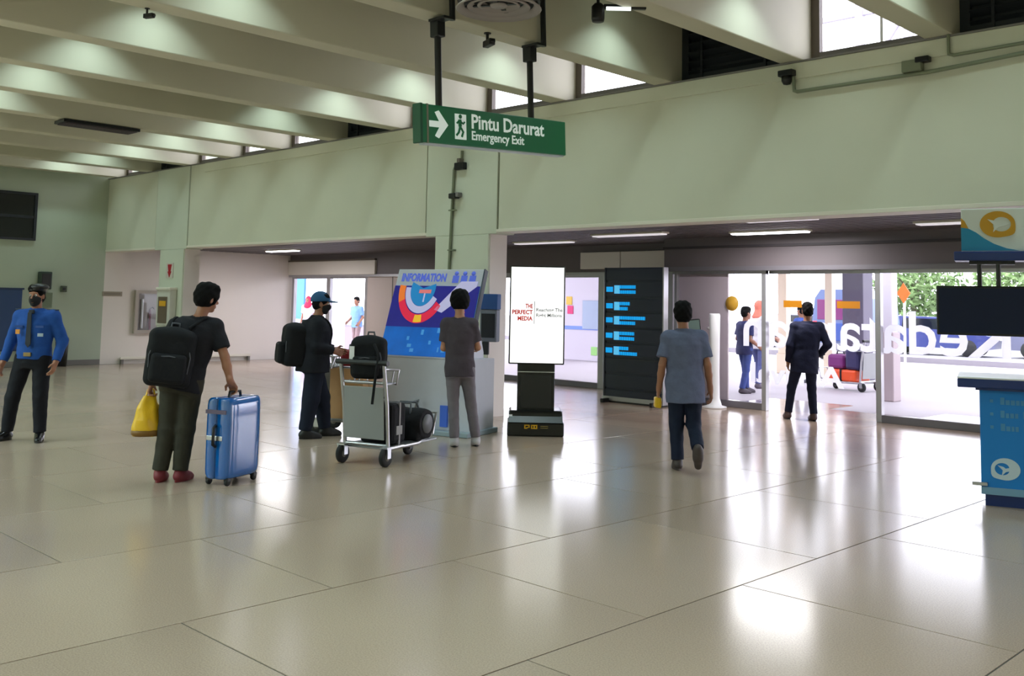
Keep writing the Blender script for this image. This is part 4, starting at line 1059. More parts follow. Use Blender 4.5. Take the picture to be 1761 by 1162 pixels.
def hand(F, wrist, elbow, curl, side, n=None, d=None, spread=1.0, sc=1.0, thumb=.5):
    """palm, four jointed fingers of unequal length and a thumb from the side of the palm. side: +1 right hand"""
    wrist = np.array(wrist, float); d = (wrist-np.array(elbow, float)) if d is None else np.array(d, float); d = d/np.linalg.norm(d)
    n = np.array(n if n is not None else (-side, 0, 0), float); n = n-d*(n@d); n /= np.linalg.norm(n)
    w = np.cross(d, n)*side          # towards the thumb
    if w[1] < -.2 and n is None: w = -w
    F.cone(wrist-d*.03, wrist+d*.03*sc, .026*sc, .026*sc, .02)
    lens = (.068, .078, .072, .056); offs = (.031, .0105, -.010, -.0295)
    for L, o in zip(lens, offs):
        kn = wrist+(d*.088+w*o*spread)*sc
        F.cone(wrist+(d*.02+w*o*.6)*sc, kn, .0155*sc, .0135*sc, .014)
        p = kn; ang = 0; dd = d+w*o*1.6*spread; dd /= np.linalg.norm(dd)
        for f, r0, r1 in ((.45, .0098, .0092), (.32, .0092, .0085), (.27, .0085, .0074)):
            ang += curl*(.8 if f == .45 else 1.0)
            v = dd*math.cos(ang)+n*math.sin(ang); q = p+v*L*f*1.12*sc
            F.cone(p, q, r0*sc, r1*sc, .003); p = q
    tb = wrist+(d*.03+w*.03)*sc
    v1 = d*.62+w*.62+n*.25; v1 /= np.linalg.norm(v1); v2 = d*.8+w*.1*(1-thumb)+n*thumb; v2 /= np.linalg.norm(v2)
    t1 = tb+v1*.042*sc; t2 = t1+v2*.034*sc
    F.cone(wrist+d*.012*sc, t1, .017*sc, .0112*sc, .012); F.cone(t1, t2, .0112*sc, .0088*sc, .004)

SKIN = mat('skin_brown', (158, 108, 82), .5, noise=.05, nscale=9)
SKIN2 = mat('skin_tan', (180, 128, 100), .5, noise=.05, nscale=9)
M_hair = mat('black_hair', (13, 12, 13), .75, bump=.4, bscale=150, spec=.12)
M_eye = mat('eye_white', (226, 222, 216), .2); M_pup = mat('eye_dark', (20, 14, 12), .15)
M_maskblk = mat('mask_black', (20, 20, 23), .8); M_maskblue = mat('mask_blue', (128, 158, 190), .8)

def person(label, loc, yaw, J, mats, h=.0075, shirt_hem=None, sleeve='short', loose=.0, head=(0, 0, 0), group=None, skin=None,
           hair=True, mask=None, cap=None, shoes=None, hands=None, barefeet=False, hv=0.0, bulk=1.0, trouser_w=1.0, collar=False, simple=False, toe=None, build=1.0):
    t = thing('person', label, 'person', (loc[0], loc[1], loc[2] if len(loc) > 2 else 0), yaw, group)
    J = {k: V3(*v) for k, v in J.items()}
    skin = skin or SKIN
    P, N, H = J['pelvis'], J['neck'], J['head']
    pts = np.array(list(J.values())); lo = pts.min(0)-.22; hi = pts.max(0)+.2; lo[2] = -.02
    # torso frame
    z = N-P; Lt = np.linalg.norm(z); z = z/Lt; x = J['shR']-J['shL']; x = x-z*(x@z); x /= np.linalg.norm(x); y = np.cross(z, x)
    xh = J['hipR']-J['hipL']; xh = xh/np.linalg.norm(xh)
    RT = np.stack([x, y, z], 1); HR = rotm(*head)
    b = build
    prof = [(-.14, .15, .105), (0, .16, .112), (.25, .14, .10), (.55, .155, .112), (.74, .168, .108), (.88, .15, .09), (.97, .10, .07), (1.02, .06, .06)]
    def torso(F, o, t0=-.14, t1=1.02, k=.03):
        F.loft(P, RT, [(a*Lt, 0, -.01, (rx+o)*b, (ry+o)*b) for a, rx, ry in prof if t0-.01 <= a <= t1+.01], k)
        for s_ in ('L', 'R'):
            F.cone(P+z*Lt*.86, J['sh'+s_], (.075+o)*b, (.052+o)*b, .04)
            F.cone(P+z*Lt*.95, J['sh'+s_]+V3(0, 0, .005), (.05+o)*b, (.042+o)*b, .04)
    # ---- body
    F = Field(lo, hi, h)
    torso(F, -.012)
    for s_ in ('L', 'R'):
        F.cone(J['hip'+s_], J['kn'+s_], .078*b, .05*b, .03); F.cone(J['kn'+s_], J['an'+s_], .05*b, .034*b, .02)
        F.cone(J['sh'+s_], J['el'+s_], .046*b, .037*b, .02); F.cone(J['el'+s_], J['el'+s_]*.6+J['wr'+s_]*.4, .038*b, .037*b, .015); F.cone(J['el'+s_]*.6+J['wr'+s_]*.4, J['wr'+s_], .037*b, .026*b, .015)
        hs = (hands or {}).get(s_, {})
        sd = 1 if s_ == 'R' else -1
        if hs.get('hide'): F.ell(J['wr'+s_]+(J['wr'+s_]-J['el'+s_])*.3, (.04, .03, .05))
        else: hand(F, J['wr'+s_], J['el'+s_], hs.get('curl', .38), sd, hs.get('n'), hs.get('d'), hs.get('spread', 1.0), hs.get('sc', 1.0), hs.get('thumb', .5))
    def hp(v): return H+HR @ np.array(v, float)
    F.cone(N-z*.04, hp((0, -.02, -.07)), .058, .052, .03)
    F.ell(hp((0, -.012, .028)), (.074, .093, .088), HR, .02); F.ell(hp((0, .022, -.04)), (.06, .068, .075), HR, .03)
    F.ell(hp((0, .06, -.098)), (.026, .022, .018), HR, .025)
    F.cone(hp((0, .086, .008)), hp((0, .108, -.026)), .009, .014, .012)
    F.ell(hp((-.012, .098, -.03)), (.010, .010, .008), HR, .008); F.ell(hp((.012, .098, -.03)), (.010, .010, .008), HR, .008)
    F.ell(hp((0, .080, .03)), (.055, .016, .012), HR, .015)
    for sx in (-1, 1):
        F.ell(hp((sx*.03, .093, .008)), (.018, .014, .012), HR, .01, 'sub')
        F.ell(hp((sx*.076, -.008, -.006)), (.011, .02, .033), HR, .008); F.ell(hp((sx*.084, .0, -.004)), (.006, .010, .02), HR, .004, 'sub')
    F.ell(hp((0, .088, -.062)), (.024, .010, .006), HR, .008); F.ell(hp((0, .086, -.073)), (.02, .010, .007), HR, .008)
    body = F.build('body', skin, t)
    if not simple:
        for sx in (-1, 1):
            Mh_ = Matrix.Translation(Vector(hp((sx*.03, .080, .008)))) @ Matrix(HR.tolist()).to_4x4()
            e = MB().lathe([(.0125*math.sin(math.pi*i/8), -.0125*math.cos(math.pi*i/8)) for i in range(9)], 12, M=Mh_).build('eye', M_eye, t)
            MB().lathe([(0, .0005), (.006, 0), (0, -.001)], 10, M=Mh_ @ Matrix.Translation((0, .0122, 0)) @ Matrix.Rotation(-math.pi/2, 4, 'X')).build('iris', M_pup, e)
    # ---- trousers
    F = Field(lo, hi, max(h, .0085))
    F.loft(P, RT, [(a*Lt, 0, -.01, rx*b, ry*b) for a, rx, ry in ((-.22, .15, .115), (-.1, .172, .13), (.05, .172, .128), (.16, .158, .118))], .03)
    tw = trouser_w
    for s_ in ('L', 'R'):
        a = J['an'+s_]; kn = J['kn'+s_]
        F.cone(J['hip'+s_], kn, .096*b, .066*b*tw, .035); F.cone(kn, a, .066*b*tw, .056*tw, .02, fl=(None, -.015))
    F.ripple(.0028, 24, 31)
    tr = F.build('trousers', mats['trousers'], t)
    # ---- shirt
    F = Field(lo, hi, max(h, .0085))
    hem = -.26 if shirt_hem is None else shirt_hem
    o = .016+loose
    F.loft(P, RT, [(hem*Lt, 0, -.012, (.168+loose)*b, (.128+loose)*b), (0, 0, -.012, (.172+loose)*b, (.128+loose)*b)]+[(a*Lt, 0, -.01, (rx+o)*b, (ry+o)*b) for a, rx, ry in prof if a > .01 and a < 1.0], .03)
    for s_ in ('L', 'R'):
        F.cone(P+z*Lt*.86, J['sh'+s_], (.08+loose*.5)*b, (.07)*b, .04); F.cone(P+z*Lt*.96, J['sh'+s_], .058*b, .06*b, .04)
        sh, el, wr = J['sh'+s_], J['el'+s_], J['wr'+s_]
        if sleeve == 'short':
            m = sh+(el-sh)*.74; F.cone(sh, m, .07*b, (.064+loose*.4)*b, .025, fl=(None, .0))
        else:
            F.cone(sh, el, .07*b, .058*b, .025); F.cone(el, wr, .058*b, .044*b, .02, fl=(None, -.01))
    if collar:
        F.cone(N-z*.02, N+z*.035, .082, .07, .02, fl=(None, .0))
    F.cone(N-z*.015, N+z*.10, .058, .056, .006, 'sub')
    F.ripple(.0035, 21, 27)
    sh_o = F.build('shirt', mats['shirt'], t)
    # ---- shoes
    for s_ in ('L', 'R'):
        a = J['an'+s_]; tv = J.get('to'+s_)
        tv = a+V3(0, .17, -.05) if tv is None else tv
        F = Field(np.minimum(a, tv)-.16, np.maximum(a, tv)+.16, .007)
        dv = tv-a; up = np.cross(np.cross(dv, V3(0, 0, 1)), dv); up = up/np.linalg.norm(up) if np.linalg.norm(up) > 1e-4 else V3(0, 1, 0)
        f = dv/np.linalg.norm(dv)
        sole_dir = V3(0, 0, -1) if abs(f[2]) < .6 else -up
        heel = a+sole_dir*.045-f*.035
        F.cone(a+V3(0, 0, .0), a+sole_dir*.03, .045, .045, .02); F.cone(heel, a+f*.07+sole_dir*.042, .04, .047, .03); F.cone(a+f*.05+sole_dir*.04, tv+sole_dir*.012, .046, .036, .03); F.cone(a+f*.02, tv-f*.03+sole_dir*.0, .045, .026, .03)
        if abs(f[2]) < .6: F.plane((0, 0, a[2]-.083), (0, 0, -1))
        so = F.build('shoe', mats['shoes'], t)
        if not simple and abs(f[2]) < .6:
            mb = MB(); r_ = np.cross(f, V3(0, 0, 1)); r_ /= np.linalg.norm(r_); ff_ = V3(f[0], f[1], 0); ff_ /= np.linalg.norm(ff_)
            z0 = a[2]-.083
            outl = []
            for k in range(20):
                th = 2*math.pi*k/20; outl.append(a+ff_*(.068+.135*math.cos(th))+r_*(.043*math.sin(th)*(1+.12*math.cos(th))))
            vv = [(p[0], p[1], z0) for p in outl]+[(p[0], p[1], z0+.02) for p in outl]
            mb.add(vv, [tuple(range(20))[::-1], tuple(range(20, 40))]+[(k, (k+1) % 20, 20+(k+1) % 20, 20+k) for k in range(20)]); mb.build('sole', mats.get('sole', M_rubber), so)
    # ---- hair, cap, mask
    hl = H-.2; hh = H+.2
    if hair:
        F = Field(hl, hh, .006)
        F.ell(hp((0, -.016, .034)), (.083+hv, .101+hv, .094+hv), HR, 0); F.ell(hp((0, -.045, -.02)), (.072+hv*.8, .062+hv*.6, .07), HR, .03)
        F.ell(hp((.015, .03, .085+hv*.6)), (.065+hv*.5, .06, .042), HR, .03); F.ell(hp((0, -.02, .095+hv*.6)), (.07+hv*.6, .075+hv*.5, .04), HR, .03)
        F.ripple(.0035, 95, 80)
        F.ell(hp((0, .122, -.035)), (.1, .085, .088), HR, .01, 'sub'); F.ell(hp((0, -.0, -.125)), (.12, .14, .055), HR, .01, 'sub')
        for sx in (-1, 1): F.ell(hp((sx*.085, .004, -.02)), (.022, .03, .034), HR, .006, 'sub')
        F.build('hair', M_hair, t)
    if mask:
        F = Field(hl, hh, .005)
        F.ell(hp((0, .022, -.04)), (.066, .074, .081), HR, .0); F.ell(hp((0, .09, -.035)), (.03, .028, .03), HR, .03); F.ell(hp((0, .06, -.098)), (.03, .026, .022), HR, .02)
        c = hp((0, .0, -.006)); F.plane(c, HR @ V3(0, -.25, 1)); F.plane(hp((0, .018, 0)), HR @ V3(0, -1, 0))
        mk_ = F.build('face_mask', mask, t)
        for sx in (-1, 1): MB().tube([tuple(hp((sx*.058, .03, -.015))), tuple(hp((sx*.083, -.01, .018))), tuple(hp((sx*.086, -.026, .0))), tuple(hp((sx*.082, -.012, -.04))), tuple(hp((sx*.056, .025, -.06)))], .002, 5).build('ear_loop', mask, mk_)
    return t, J, hp, HR, RT, sh_o, tr

def backpack(name, label, M, w, hgt, d, m, m2, straps=True, parent_group=None, sidepack=False):
    """back panel towards +y; stands on its base at z=0"""
    t = thing(name, label, 'bag', None, M=M)
    F = Field((-w*.8, -d*1.6, -.05), (w*.8, d*.9, hgt+.1), .009)
    F.rbox((0, 0, hgt*.47), (w*.5, d*.5, hgt*.47), .07); F.ell((0, 0, hgt*.84), (w*.46, d*.46, hgt*.16), None, .04)
    F.ripple(.004, 14, 17)
    F.build('main_compartment', m, t)
    F = Field((-w*.7, -d*1.6, 0), (w*.7, d*.2, hgt), .009)
    F.rbox((0, -d*.55, hgt*.3), (w*.38, d*.2, hgt*.24), .04).ripple(.003, 15, 19)
    p = F.build('front_pocket', m, t)
    MB().tube([(-w*.33, -d*.66, hgt*.47), (0, -d*.74, hgt*.5), (w*.33, -d*.66, hgt*.47)], .006, 6).build('zip', m2, p)
    for sx in (-1, 1): MB().tube([(sx*w*.4, -d*.42, .1), (sx*w*.43, -d*.47, hgt*.5), (sx*w*.3, -d*.36, hgt*.86), (0, -d*.2, hgt*.97)], .006, 6).build('zip', m2, t)
    MB().tube([(-.04, d*.3, hgt*.94), (-.03, d*.3, hgt+.03), (.03, d*.3, hgt+.03), (.04, d*.3, hgt*.94)], .011, 8).build('top_handle', m2, t)
    return t
def strap(t, pts, m, wd=.026, name='shoulder_strap'):
    """flat ribbon through world points, parented to the bag"""
    Mi = t.matrix_world.inverted() if t.matrix_world else Matrix()
    P_ = [Mi @ Vector(p) for p in pts]
    # smooth the path
    for _ in range(2):
        Q = [P_[0]]
        for a, b_ in zip(P_[:-1], P_[1:]): Q += [a*.75+b_*.25, a*.25+b_*.75]
        P_ = Q+[P_[-1]]
    MB().tube(P_, wd*.55, 8).build(name, m, t)

YIN = math.atan2(.7024, .712)       # facing away from the camera
def cloth(name, c, **k): return mat(name, c, .8, noise=.1, nscale=14, bump=.25, bscale=25, spec=.25, **k)
# ---- man in black with the suitcase
m1 = dict(trousers=cloth('olive_trousers', (54, 52, 43)), shirt=cloth('black_tshirt', (26, 26, 32)), shoes=mat('red_shoes', (120, 38, 46), .6), sole=mat('red_sole', (120, 34, 40), .6))
o1 = (-8.46, 4.28)
t, J, hp, HR, RT, sh_o, tr = person('person in black t-shirt and olive trousers leaning on the large blue suitcase', o1, YIN, dict(
    pelvis=(.075, -.01, .90), neck=(.19, .05, 1.44), head=(.245, .085, 1.625), shL=(.0, .0, 1.37), shR=(.335, .05, 1.37), elL=(-.11, -.03, 1.10), wrL=(-.185, .0, .875),
    elR=(.45, -.0, 1.11), wrR=(.515, -.02, .895), hipL=(-.01, 0, .88), hipR=(.165, 0, .88), knL=(-.035, .02, .47), knR=(.12, .02, .47), anL=(-.08, -.01, .085), anR=(.09, .02, .085), toL=(-.09, .16, .035), toR=(.13, .18, .035)),
    m1, h=.0065, shirt_hem=-.16, loose=.012, head=(-.7, -.12, .06), hands=dict(R=dict(d=(.1, .55, -.5), n=(0, -.35, -1), curl=.8, thumb=.7), L=dict(curl=.85, thumb=.9)), build=1.08, hv=.02, trouser_w=1.2)
W1 = Matrix.Translation((o1[0], o1[1], 0)) @ Matrix.Rotation(YIN, 4, 'Z')
def W_(M, *p): return tuple(M @ Vector(p))
M_bp = cloth('black_nylon', (20, 21, 25)); M_bp2 = mat('grey_trim_fabric', (74, 76, 84), .5)
Mp = W1 @ Matrix.Translation((.005, -.215, .85)) @ Matrix.Rotation(.25, 4, 'Z') @ Matrix.Rotation(.10, 4, 'Y') @ Matrix.Rotation(-.08, 4, 'X')
bp = backpack('backpack', 'black backpack worn on the back of the man with the suitcase', Mp, .40, .53, .2, M_bp, M_bp2)
strap(bp, [W_(W1, -.02, -.12, 1.36), W_(W1, -.0, -.03, 1.475), W_(W1, .04, .12, 1.38), W_(W1, .02, .15, 1.2), W_(W1, -.06, .0, 1.0), W_(W1, -.12, -.14, .92)], M_bp)
strap(bp, [W_(W1, .16, -.13, 1.36), W_(W1, .29, -.0, 1.475), W_(W1, .29, .16, 1.38), W_(W1, .26, .17, 1.2), W_(W1, .25, .0, 1.0), W_(W1, .16, -.14, .92)], M_bp)
# yellow plastic bag
M_yb = mat('yellow_plastic', (226, 178, 24), .4, noise=.08, nscale=10, bump=.4, bscale=14); M_yb2 = mat('yellow_plastic_dark', (120, 84, 26), .5)
Mb_ = W1 @ Matrix.Translation((-.215, .005, .40)) @ Matrix.Rotation(.5, 4, 'Z')
t = thing('shopping_bag', 'yellow plastic shopping bag hanging from the left hand of the man in black', 'bag', None, M=Mb_)
F = Field((-.2, -.15, -.05), (.2, .15, .42), .006)
F.loft((0, 0, 0), np.eye(3), [(.0, 0, 0, .125, .075), (.03, 0, 0, .13, .085), (.14, 0, 0, .122, .08), (.24, 0, 0, .098, .055), (.31, .01, 0, .068, .034), (.35, .012, 0, .05, .022)], .01).ripple(.006, 48, 9)
F.build('bag_body', M_yb, t)
MB().lathe([(0, -.002), (.122, -.002), (.139, .02), (.139, .05), (.13, .052)], 24, M=Matrix.Diagonal((1.0, .66, 1, 1))).build('bottom_band', M_yb2, t)
for sy in (-1, 1): MB().tube([(-.03, sy*.012, .33), (-.012, sy*.012, .40), (.02, sy*.01, .425), (.04, sy*.012, .40), (.05, sy*.012, .33)], .007, 6).build('handle', M_yb, t)

# ---- man with the cap beside the trolleys
YC = YIN-math.radians(68)
m2 = dict(trousers=cloth('navy_trousers', (24, 30, 46)), shirt=cloth('black_jacket', (24, 26, 34)), shoes=mat('black_shoes', (20, 20, 22), .5))
o2 = (-10.06, 6.92)
t, J, hp, HR, RT, sh_o, tr = person('person in black jacket, blue cap and mask in profile behind the trolley', o2, YC, dict(
    pelvis=(0, -.05, .88), neck=(0, -.03, 1.40), head=(0, .015, 1.585), shL=(-.165, -.03, 1.34), shR=(.165, -.05, 1.34), elL=(-.2, .0, 1.08), wrL=(-.15, .22, 1.03), elR=(.22, -.07, 1.08), wrR=(.17, .14, 1.03),
    hipL=(-.09, -.05, .86), hipR=(.09, -.05, .86), knL=(-.1, .07, .46), knR=(.1, -.09, .46), anL=(-.1, .13, .085), anR=(.1, -.15, .085)),
    m2, sleeve='long', shirt_hem=-.2, loose=.035, head=(-.25, -.08, 0), mask=M_maskblk, build=1.22, trouser_w=1.3, collar=True, skin=SKIN)
W2 = Matrix.Translation((o2[0], o2[1], 0)) @ Matrix.Rotation(YC, 4, 'Z')
M_cap = mat('cap_blue', (20, 76, 118), .7)
F = Field(hp((0, 0, .05))-.2, hp((0, 0, .05))+.24, .006)
F.ell(hp((0, -.018, .045)), (.101, .119, .108), HR, 0); F.plane(hp((0, 0, .03)), HR @ V3(0, .12, -1)); F.ell(hp((0, .125, .036)), (.075, .075, .012), HR, .008)
F.build('cap', M_cap, t)
Mp = W2 @ Matrix.Translation((-.02, -.30, .84)) @ Matrix.Rotation(-.05, 4, 'X')
bp = backpack('backpack', 'bulky black backpack worn by the man in the blue cap', Mp, .40, .52, .27, M_bp, M_bp2)
for sx in (-1, 1): strap(bp, [W_(W2, sx*.1, -.17, 1.3), W_(W2, sx*.12, -.05, 1.455), W_(W2, sx*.13, .11, 1.36), W_(W2, sx*.14, .13, 1.15), W_(W2, sx*.19, -.05, 1.0), W_(W2, sx*.14, -.2, .92)], M_bp)

# ---- man reading the kiosk
m3 = dict(trousers=cloth('grey_trousers', (118, 112, 120)), shirt=cloth('charcoal_tshirt', (74, 66, 74)), shoes=mat('pale_shoes', (190, 186, 190), .6))
o3 = (-8.42, 7.83)
t, J, hp, HR, RT, sh_o, tr = person('person in charcoal t-shirt and grey trousers reading the information kiosk', o3, YIN+.12, dict(
    pelvis=(-.085, 0, .9), neck=(-.10, .02, 1.45), head=(-.10, .05, 1.63), shL=(-.245, .0, 1.385), shR=(.05, 0, 1.385), elL=(-.275, .0, 1.11), wrL=(-.22, .22, 1.10), elR=(.12, .02, 1.12), wrR=(.13, .26, 1.10),
    hipL=(-.165, 0, .88), hipR=(-.005, 0, .88), knL=(-.145, .03, .47), knR=(.06, .06, .47), anL=(-.125, -.01, .085), anR=(.125, .05, .085)),
    m3, shirt_hem=-.2, loose=.012, head=(.08, -.1, 0), build=.95, hv=.033, skin=SKIN2, mask=M_maskblue)
# ---- man walking away in the grey-blue shirt
m4 = dict(trousers=cloth('dark_jeans', (26, 34, 54)), shirt=cloth('greyblue_shirt', (96, 102, 128)), shoes=mat('brown_shoes', (70, 60, 58), .6), sole=mat('brown_sole', (74, 64, 60), .7))
o4 = (-5.87, 8.49)
t, J, hp, HR, RT, sh_o, tr = person('person walking away in an untucked grey-blue shirt and dark jeans, one heel raised', o4, YIN, dict(
    pelvis=(-.01, 0, .88), neck=(-.02, .03, 1.38), head=(-.025, .06, 1.555), shL=(-.18, .01, 1.32), shR=(.15, .01, 1.33), elL=(-.245, -.04, 1.05), wrL=(-.262, .05, .81), elR=(.215, -.04, 1.05), wrR=(.255, .03, .81),
    hipL=(-.095, 0, .86), hipR=(.08, 0, .86), knL=(-.085, .05, .46), knR=(.085, .02, .46), anL=(-.075, .02, .085), anR=(.075, -.28, .245), toR=(.085, -.235, .085)),
    m4, shirt_hem=-.42, loose=.03, sleeve='short', head=(0, -.05, 0), hv=.012, trouser_w=1.1, collar=True)
W4 = Matrix.Translation((o4[0], o4[1], 0)) @ Matrix.Rotation(YIN, 4, 'Z')
t = thing('yellow_pouch', 'small yellow pouch in the left hand of the man walking in grey-blue', 'bag', None, M=W4 @ Matrix.Translation((-.268, .10, .60)))
F = Field((-.1, -.1, -.02), (.1, .1, .18), .006); F.rbox((0, 0, .06), (.035, .06, .055), .02).ripple(.003, 60, 50); F.build('pouch', M_yb, t)
MB().tube([(0, -.02, .11), (.0, -.01, .145), (0, .02, .145), (0, .03, .11)], .005, 6).build('loop', M_yb2, t)
# ---- man leaving through the doors
m5 = dict(trousers=cloth('navy_black_trousers', (28, 32, 54)), shirt=cloth('navy_jacket', (28, 32, 56)), shoes=mat('brown_leather', (96, 72, 70), .5))
o5 = (-7.34, 13.62)
t, J, hp, HR, RT, sh_o, tr = person('person in dark navy jacket and trousers walking out towards the glass doors', o5, YIN, dict(
    pelvis=(.03, 0, .9), neck=(.07, .02, 1.42), head=(.085, .04, 1.605), shL=(-.11, 0, 1.37), shR=(.25, 0, 1.37), elL=(-.2, -.05, 1.09), wrL=(-.2, .05, .85), elR=(.36, -.06, 1.11), wrR=(.26, .07, .95),
    hipL=(-.06, 0, .88), hipR=(.12, 0, .88), knL=(-.13, .12, .47), knR=(.13, .0, .47), anL=(-.19, .1, .09), anR=(.135, -.08, .085)),
    m5, sleeve='long', shirt_hem=-.4, loose=.035, collar=True, hands=dict(R=dict(d=(-.5, .3, -.6), curl=.6)), h=.009)
# ---- guard
M_ub = cloth('uniform_blue', (32, 76, 150)); M_tie = mat('tie_dark', (20, 30, 44), .6)
m6 = dict(trousers=cloth('black_trousers', (22, 23, 30)), shirt=M_ub, shoes=mat('polished_black', (14, 14, 16), .2))
o6 = (-11.8, 4.21)
t, J, hp, HR, RT, sh_o, tr = person('person in blue security uniform with dark tie, black beret and black mask facing the hall', o6, YIN+math.pi, dict(
    pelvis=(-.06, 0, .92), neck=(-.075, .01, 1.44), head=(-.07, .03, 1.615), shR=(.11, 0, 1.385), shL=(-.26, 0, 1.385), elR=(.215, -.04, 1.11), wrR=(.25, .05, .87), elL=(-.365, -.04, 1.11), wrL=(-.345, .06, .88),
    hipR=(.04, 0, .9), hipL=(-.16, 0, .9), knR=(.13, .03, .48), knL=(-.18, .03, .48), anR=(.185, 0, .085), anL=(-.195, .02, .085), toR=(.25, .15, .035), toL=(-.25, .17, .035)),
    m6, sleeve='long', shirt_hem=-.02, loose=.018, collar=True, mask=M_maskblk, hands=dict(R=dict(curl=.35), L=dict(curl=.35)), build=1.05, trouser_w=1.15)
F = Field(hp((0, 0, .06))-.22, hp((0, 0, .06))+.22, .006)
F.ell(hp((0, -.01, .05)), (.088, .105, .085), HR, 0); F.ell(hp((-.03, .0, .10)), (.10, .10, .04), HR, .02); F.plane(hp((0, 0, .052)), HR @ V3(0, .1, -1)); F.build('beret', M_black, t)
Pv = V3(-.06, 0, .92)
MB().prism([(-.02, 1.43), (.02, 1.43), (.03, 1.08), (0, 1.04), (-.03, 1.08)], .152, .165, M=Matrix.Translation((-.068, 0, 0))).build('tie', M_tie, sh_o)
MB().box(-.03, .03, .125, .162, 1.415, 1.46, bev=.01, M=Matrix.Translation((-.072, -.02, 0))).build('tie_knot', M_tie, sh_o)
bel = Field((-.35, -.3, .86), (.3, .3, 1.02), .007)
bel.loft(Pv, RT, [(.02, 0, -.01, .19, .142), (.065, 0, -.01, .19, .142)], 0); bb = bel.build('belt', M_black, t)
bx('buckle', -.10, -.02, .128, .152, .943, .985, mat('brass', (150, 130, 90), .3, metal=.8), bb)
bx('badge', .03, .075, .155, .168, 1.19, 1.24, mat('badge_gold', (226, 150, 60), .4), sh_o)
bx('pocket_flap', .0, .09, .150, .16, 1.26, 1.285, mat('uniform_blue_dark', (24, 64, 130), .7), sh_o)
bx('pocket_flap', -.23, -.14, .150, .16, 1.26, 1.285, mat('uniform_blue_dark', (24, 64, 130), .7), sh_o)
bx('name_tape', -.23, -.17, .152, .164, 1.165, 1.2, mat('tape_grey', (150, 166, 180), .5), sh_o)
for sx, xx in ((1, .10), (-1, -.25)): MB().box(xx-.06, xx+.06, -.035, .035, 1.452, 1.466, bev=.006).build('epaulette', M_tie, sh_o)

# ---- people outdoors
def passer(lab, loc, yaw, top, bot, shoe, arms=0, hairon=True, hijab=None, k=1.0):
    m = dict(trousers=cloth(bot[0], bot[1]), shirt=cloth(top[0], top[1]), shoes=mat('passer_shoes_'+bot[0], shoe, .6))
    J = dict(pelvis=(0, 0, .9), neck=(0, .01, 1.42), head=(0, .03, 1.6), shL=(-.17, 0, 1.36), shR=(.17, 0, 1.36), elL=(-.22, -.03, 1.08), wrL=(-.23, .06+arms, .86+arms*.6), elR=(.22, -.03, 1.08), wrR=(.22, .08+arms, .86+arms*.8),
             hipL=(-.09, 0, .88), hipR=(.09, 0, .88), knL=(-.1, .08, .47), knR=(.1, -.04, .47), anL=(-.1, .1, .085), anR=(.1, -.14, .085))
    J = {a: tuple(c*k for c in v) for a, v in J.items()}
    J['anL'] = (J['anL'][0], J['anL'][1], .085); J['anR'] = (J['anR'][0], J['anR'][1], .085)
    t, J, hp, HR, RT, so, tr = person(lab, loc, yaw, J, m, h=.012, simple=True, loose=.02, shirt_hem=-.25, hair=hijab is None, group='people outside the glass')
    if hijab:
        F = Field(hp((0, 0, 0))-.3, hp((0, 0, 0))+.25, .009)
        F.ell(hp((0, -.015, .02)), (.095, .115, .12), HR, 0); F.cone(hp((0, -.01, -.05)), hp((0, -.01, -.2)), .09, .15, .03); F.ell(hp((0, .115, -.01)), (.06, .07, .075), HR, .01, 'sub')
        F.build('headscarf', cloth(hijab[0], hijab[1]), t)
passer('person in dark navy outside the doors, nearest the yellow round sticker', (-10.35, 16.95, -.01), YIN-1.2, ('passer_navy', (44, 48, 92)), ('passer_jeans', (62, 78, 140)), (60, 50, 60), .1, k=.96)
passer('person in white top and coral headscarf outside the doors', (-10.85, 18.3, -.01), YIN-1.0, ('passer_white', (226, 220, 226)), ('passer_slate', (92, 98, 150)), (90, 80, 90), .15, hijab=('scarf_coral', (226, 130, 110)), k=1.04)
passer('person in bright blue shirt outside beyond the door post', (-11.0, 20.4, -.01), YIN+.6, ('passer_blue', (72, 98, 176)), ('passer_grey', (120, 122, 140)), (80, 80, 90), .0)
passer('person in light blue shirt outside the left doors', (-25.6, 19.0, -.01), YIN+2.6, ('passer_lightblue', (120, 160, 214)), ('passer_taupe', (150, 126, 128)), (80, 70, 70), .1)
passer('person in pale shirt outside the left doors, beside the blue hoarding', (-29.2, 19.6, -.01), YIN+2.9, ('passer_pale', (206, 196, 214)), ('passer_plum', (90, 76, 96)), (80, 70, 70), .0, hijab=('scarf_red', (206, 44, 80)))

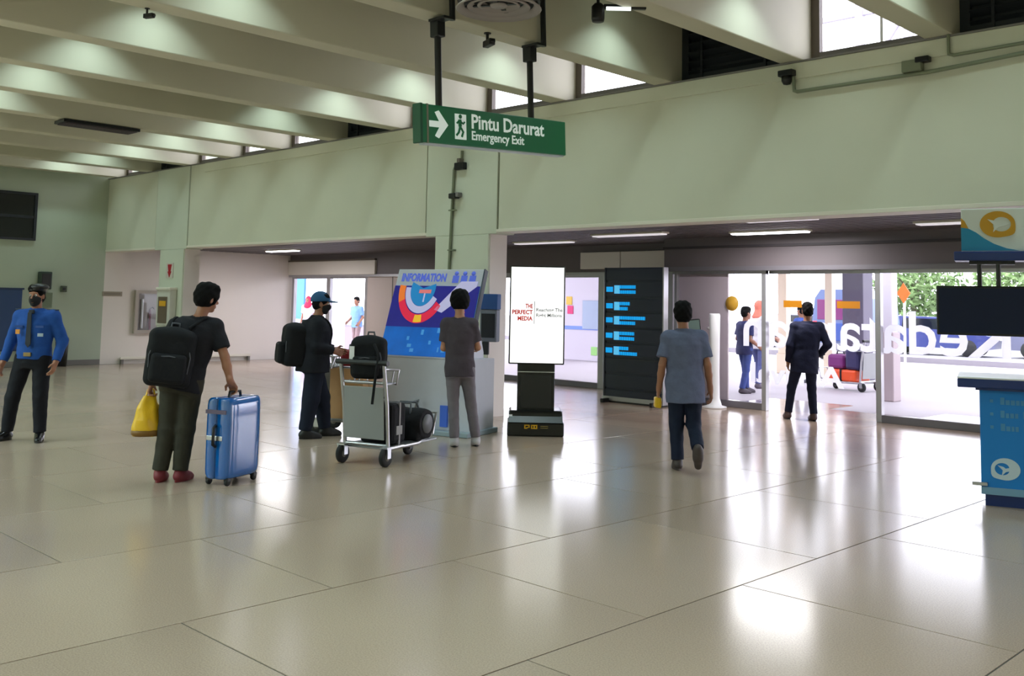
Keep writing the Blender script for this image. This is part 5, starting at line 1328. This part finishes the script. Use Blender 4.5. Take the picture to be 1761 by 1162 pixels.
# ---- bags on the near trolley
Mp = MT1 @ Matrix.Translation((-.03, .06, .845)) @ Matrix.Rotation(.3, 4, 'Z')
bp = backpack('backpack', 'black backpack standing in the top basket of the near trolley', Mp, .36, .44, .2, M_bp, M_bp2)
strap(bp, [W_(MT1, .1, -.04, 1.2), W_(MT1, .2, -.1, 1.1), W_(MT1, .2, -.15, .9), W_(MT1, .17, -.15, .62)], M_bp)
bx('tag', -.17, -.12, -.118, -.108, .2, .33, M_white, bp)
Ms_ = MT1 @ Matrix.Translation((0, .30, .178))
t = thing('upright_suitcase', 'black suitcase standing upright on the near trolley', 'suitcase', None, M=Ms_)
M_bs_ = cloth('black_case_fabric', (24, 24, 29))
MB().box(-.2, .2, -.13, .15, 0, .42, bev=.05).build('body', M_bs_, t); MB().box(-.15, .15, -.155, -.125, .06, .3, bev=.015).build('pocket', M_bs_, t)
MB().box(.195, .206, -.05, .06, .1, .19, bev=.004).build('side_badge', mat('badge_grey', (150, 150, 150), .5), t)
MB().tube([(.0, -.06, .415), (.0, -.05, .46), (.0, .06, .46), (.0, .07, .415)], .014, 8).build('handle', M_black, t)
MB().box(-.204, .204, .0, .025, -.0, .424).build('luggage_strap', mat('strap_grey', (150, 146, 150), .6), t)
Md_ = MT1 @ Matrix.Translation((0.0, .73, .178))
t = thing('duffel_bag', 'black duffel bag lying on the nose of the near trolley', 'bag', None, M=Md_)
F = Field((-.35, -.3, -.02), (.35, .35, .42), .009); F.cone((-.2, 0.02, .17), (.2, .02, .17), .16, .16, 0, fl=(-.06, .06)).rbox((0, .02, .13), (.25, .17, .13), .06, None, .03).ripple(.005, 15, 20)
F.build('body', M_bs_, t)
for sy in (-.09, .1): MB().tube([(-.12, sy, .27), (-.1, sy*.6, .38), (.1, sy*.6, .38), (.12, sy, .27)], .012, 8).build('handle', M_bp2, t)
MB().lathe([(0, 0), (.1, 0), (.1, .01), (0, .01)], 20, M=Matrix.Translation((.262, .02, .17)) @ Matrix.Rotation(math.pi/2, 4, 'Y')).build('end_patch', mat('patch_grey', (104, 106, 112), .5), t)
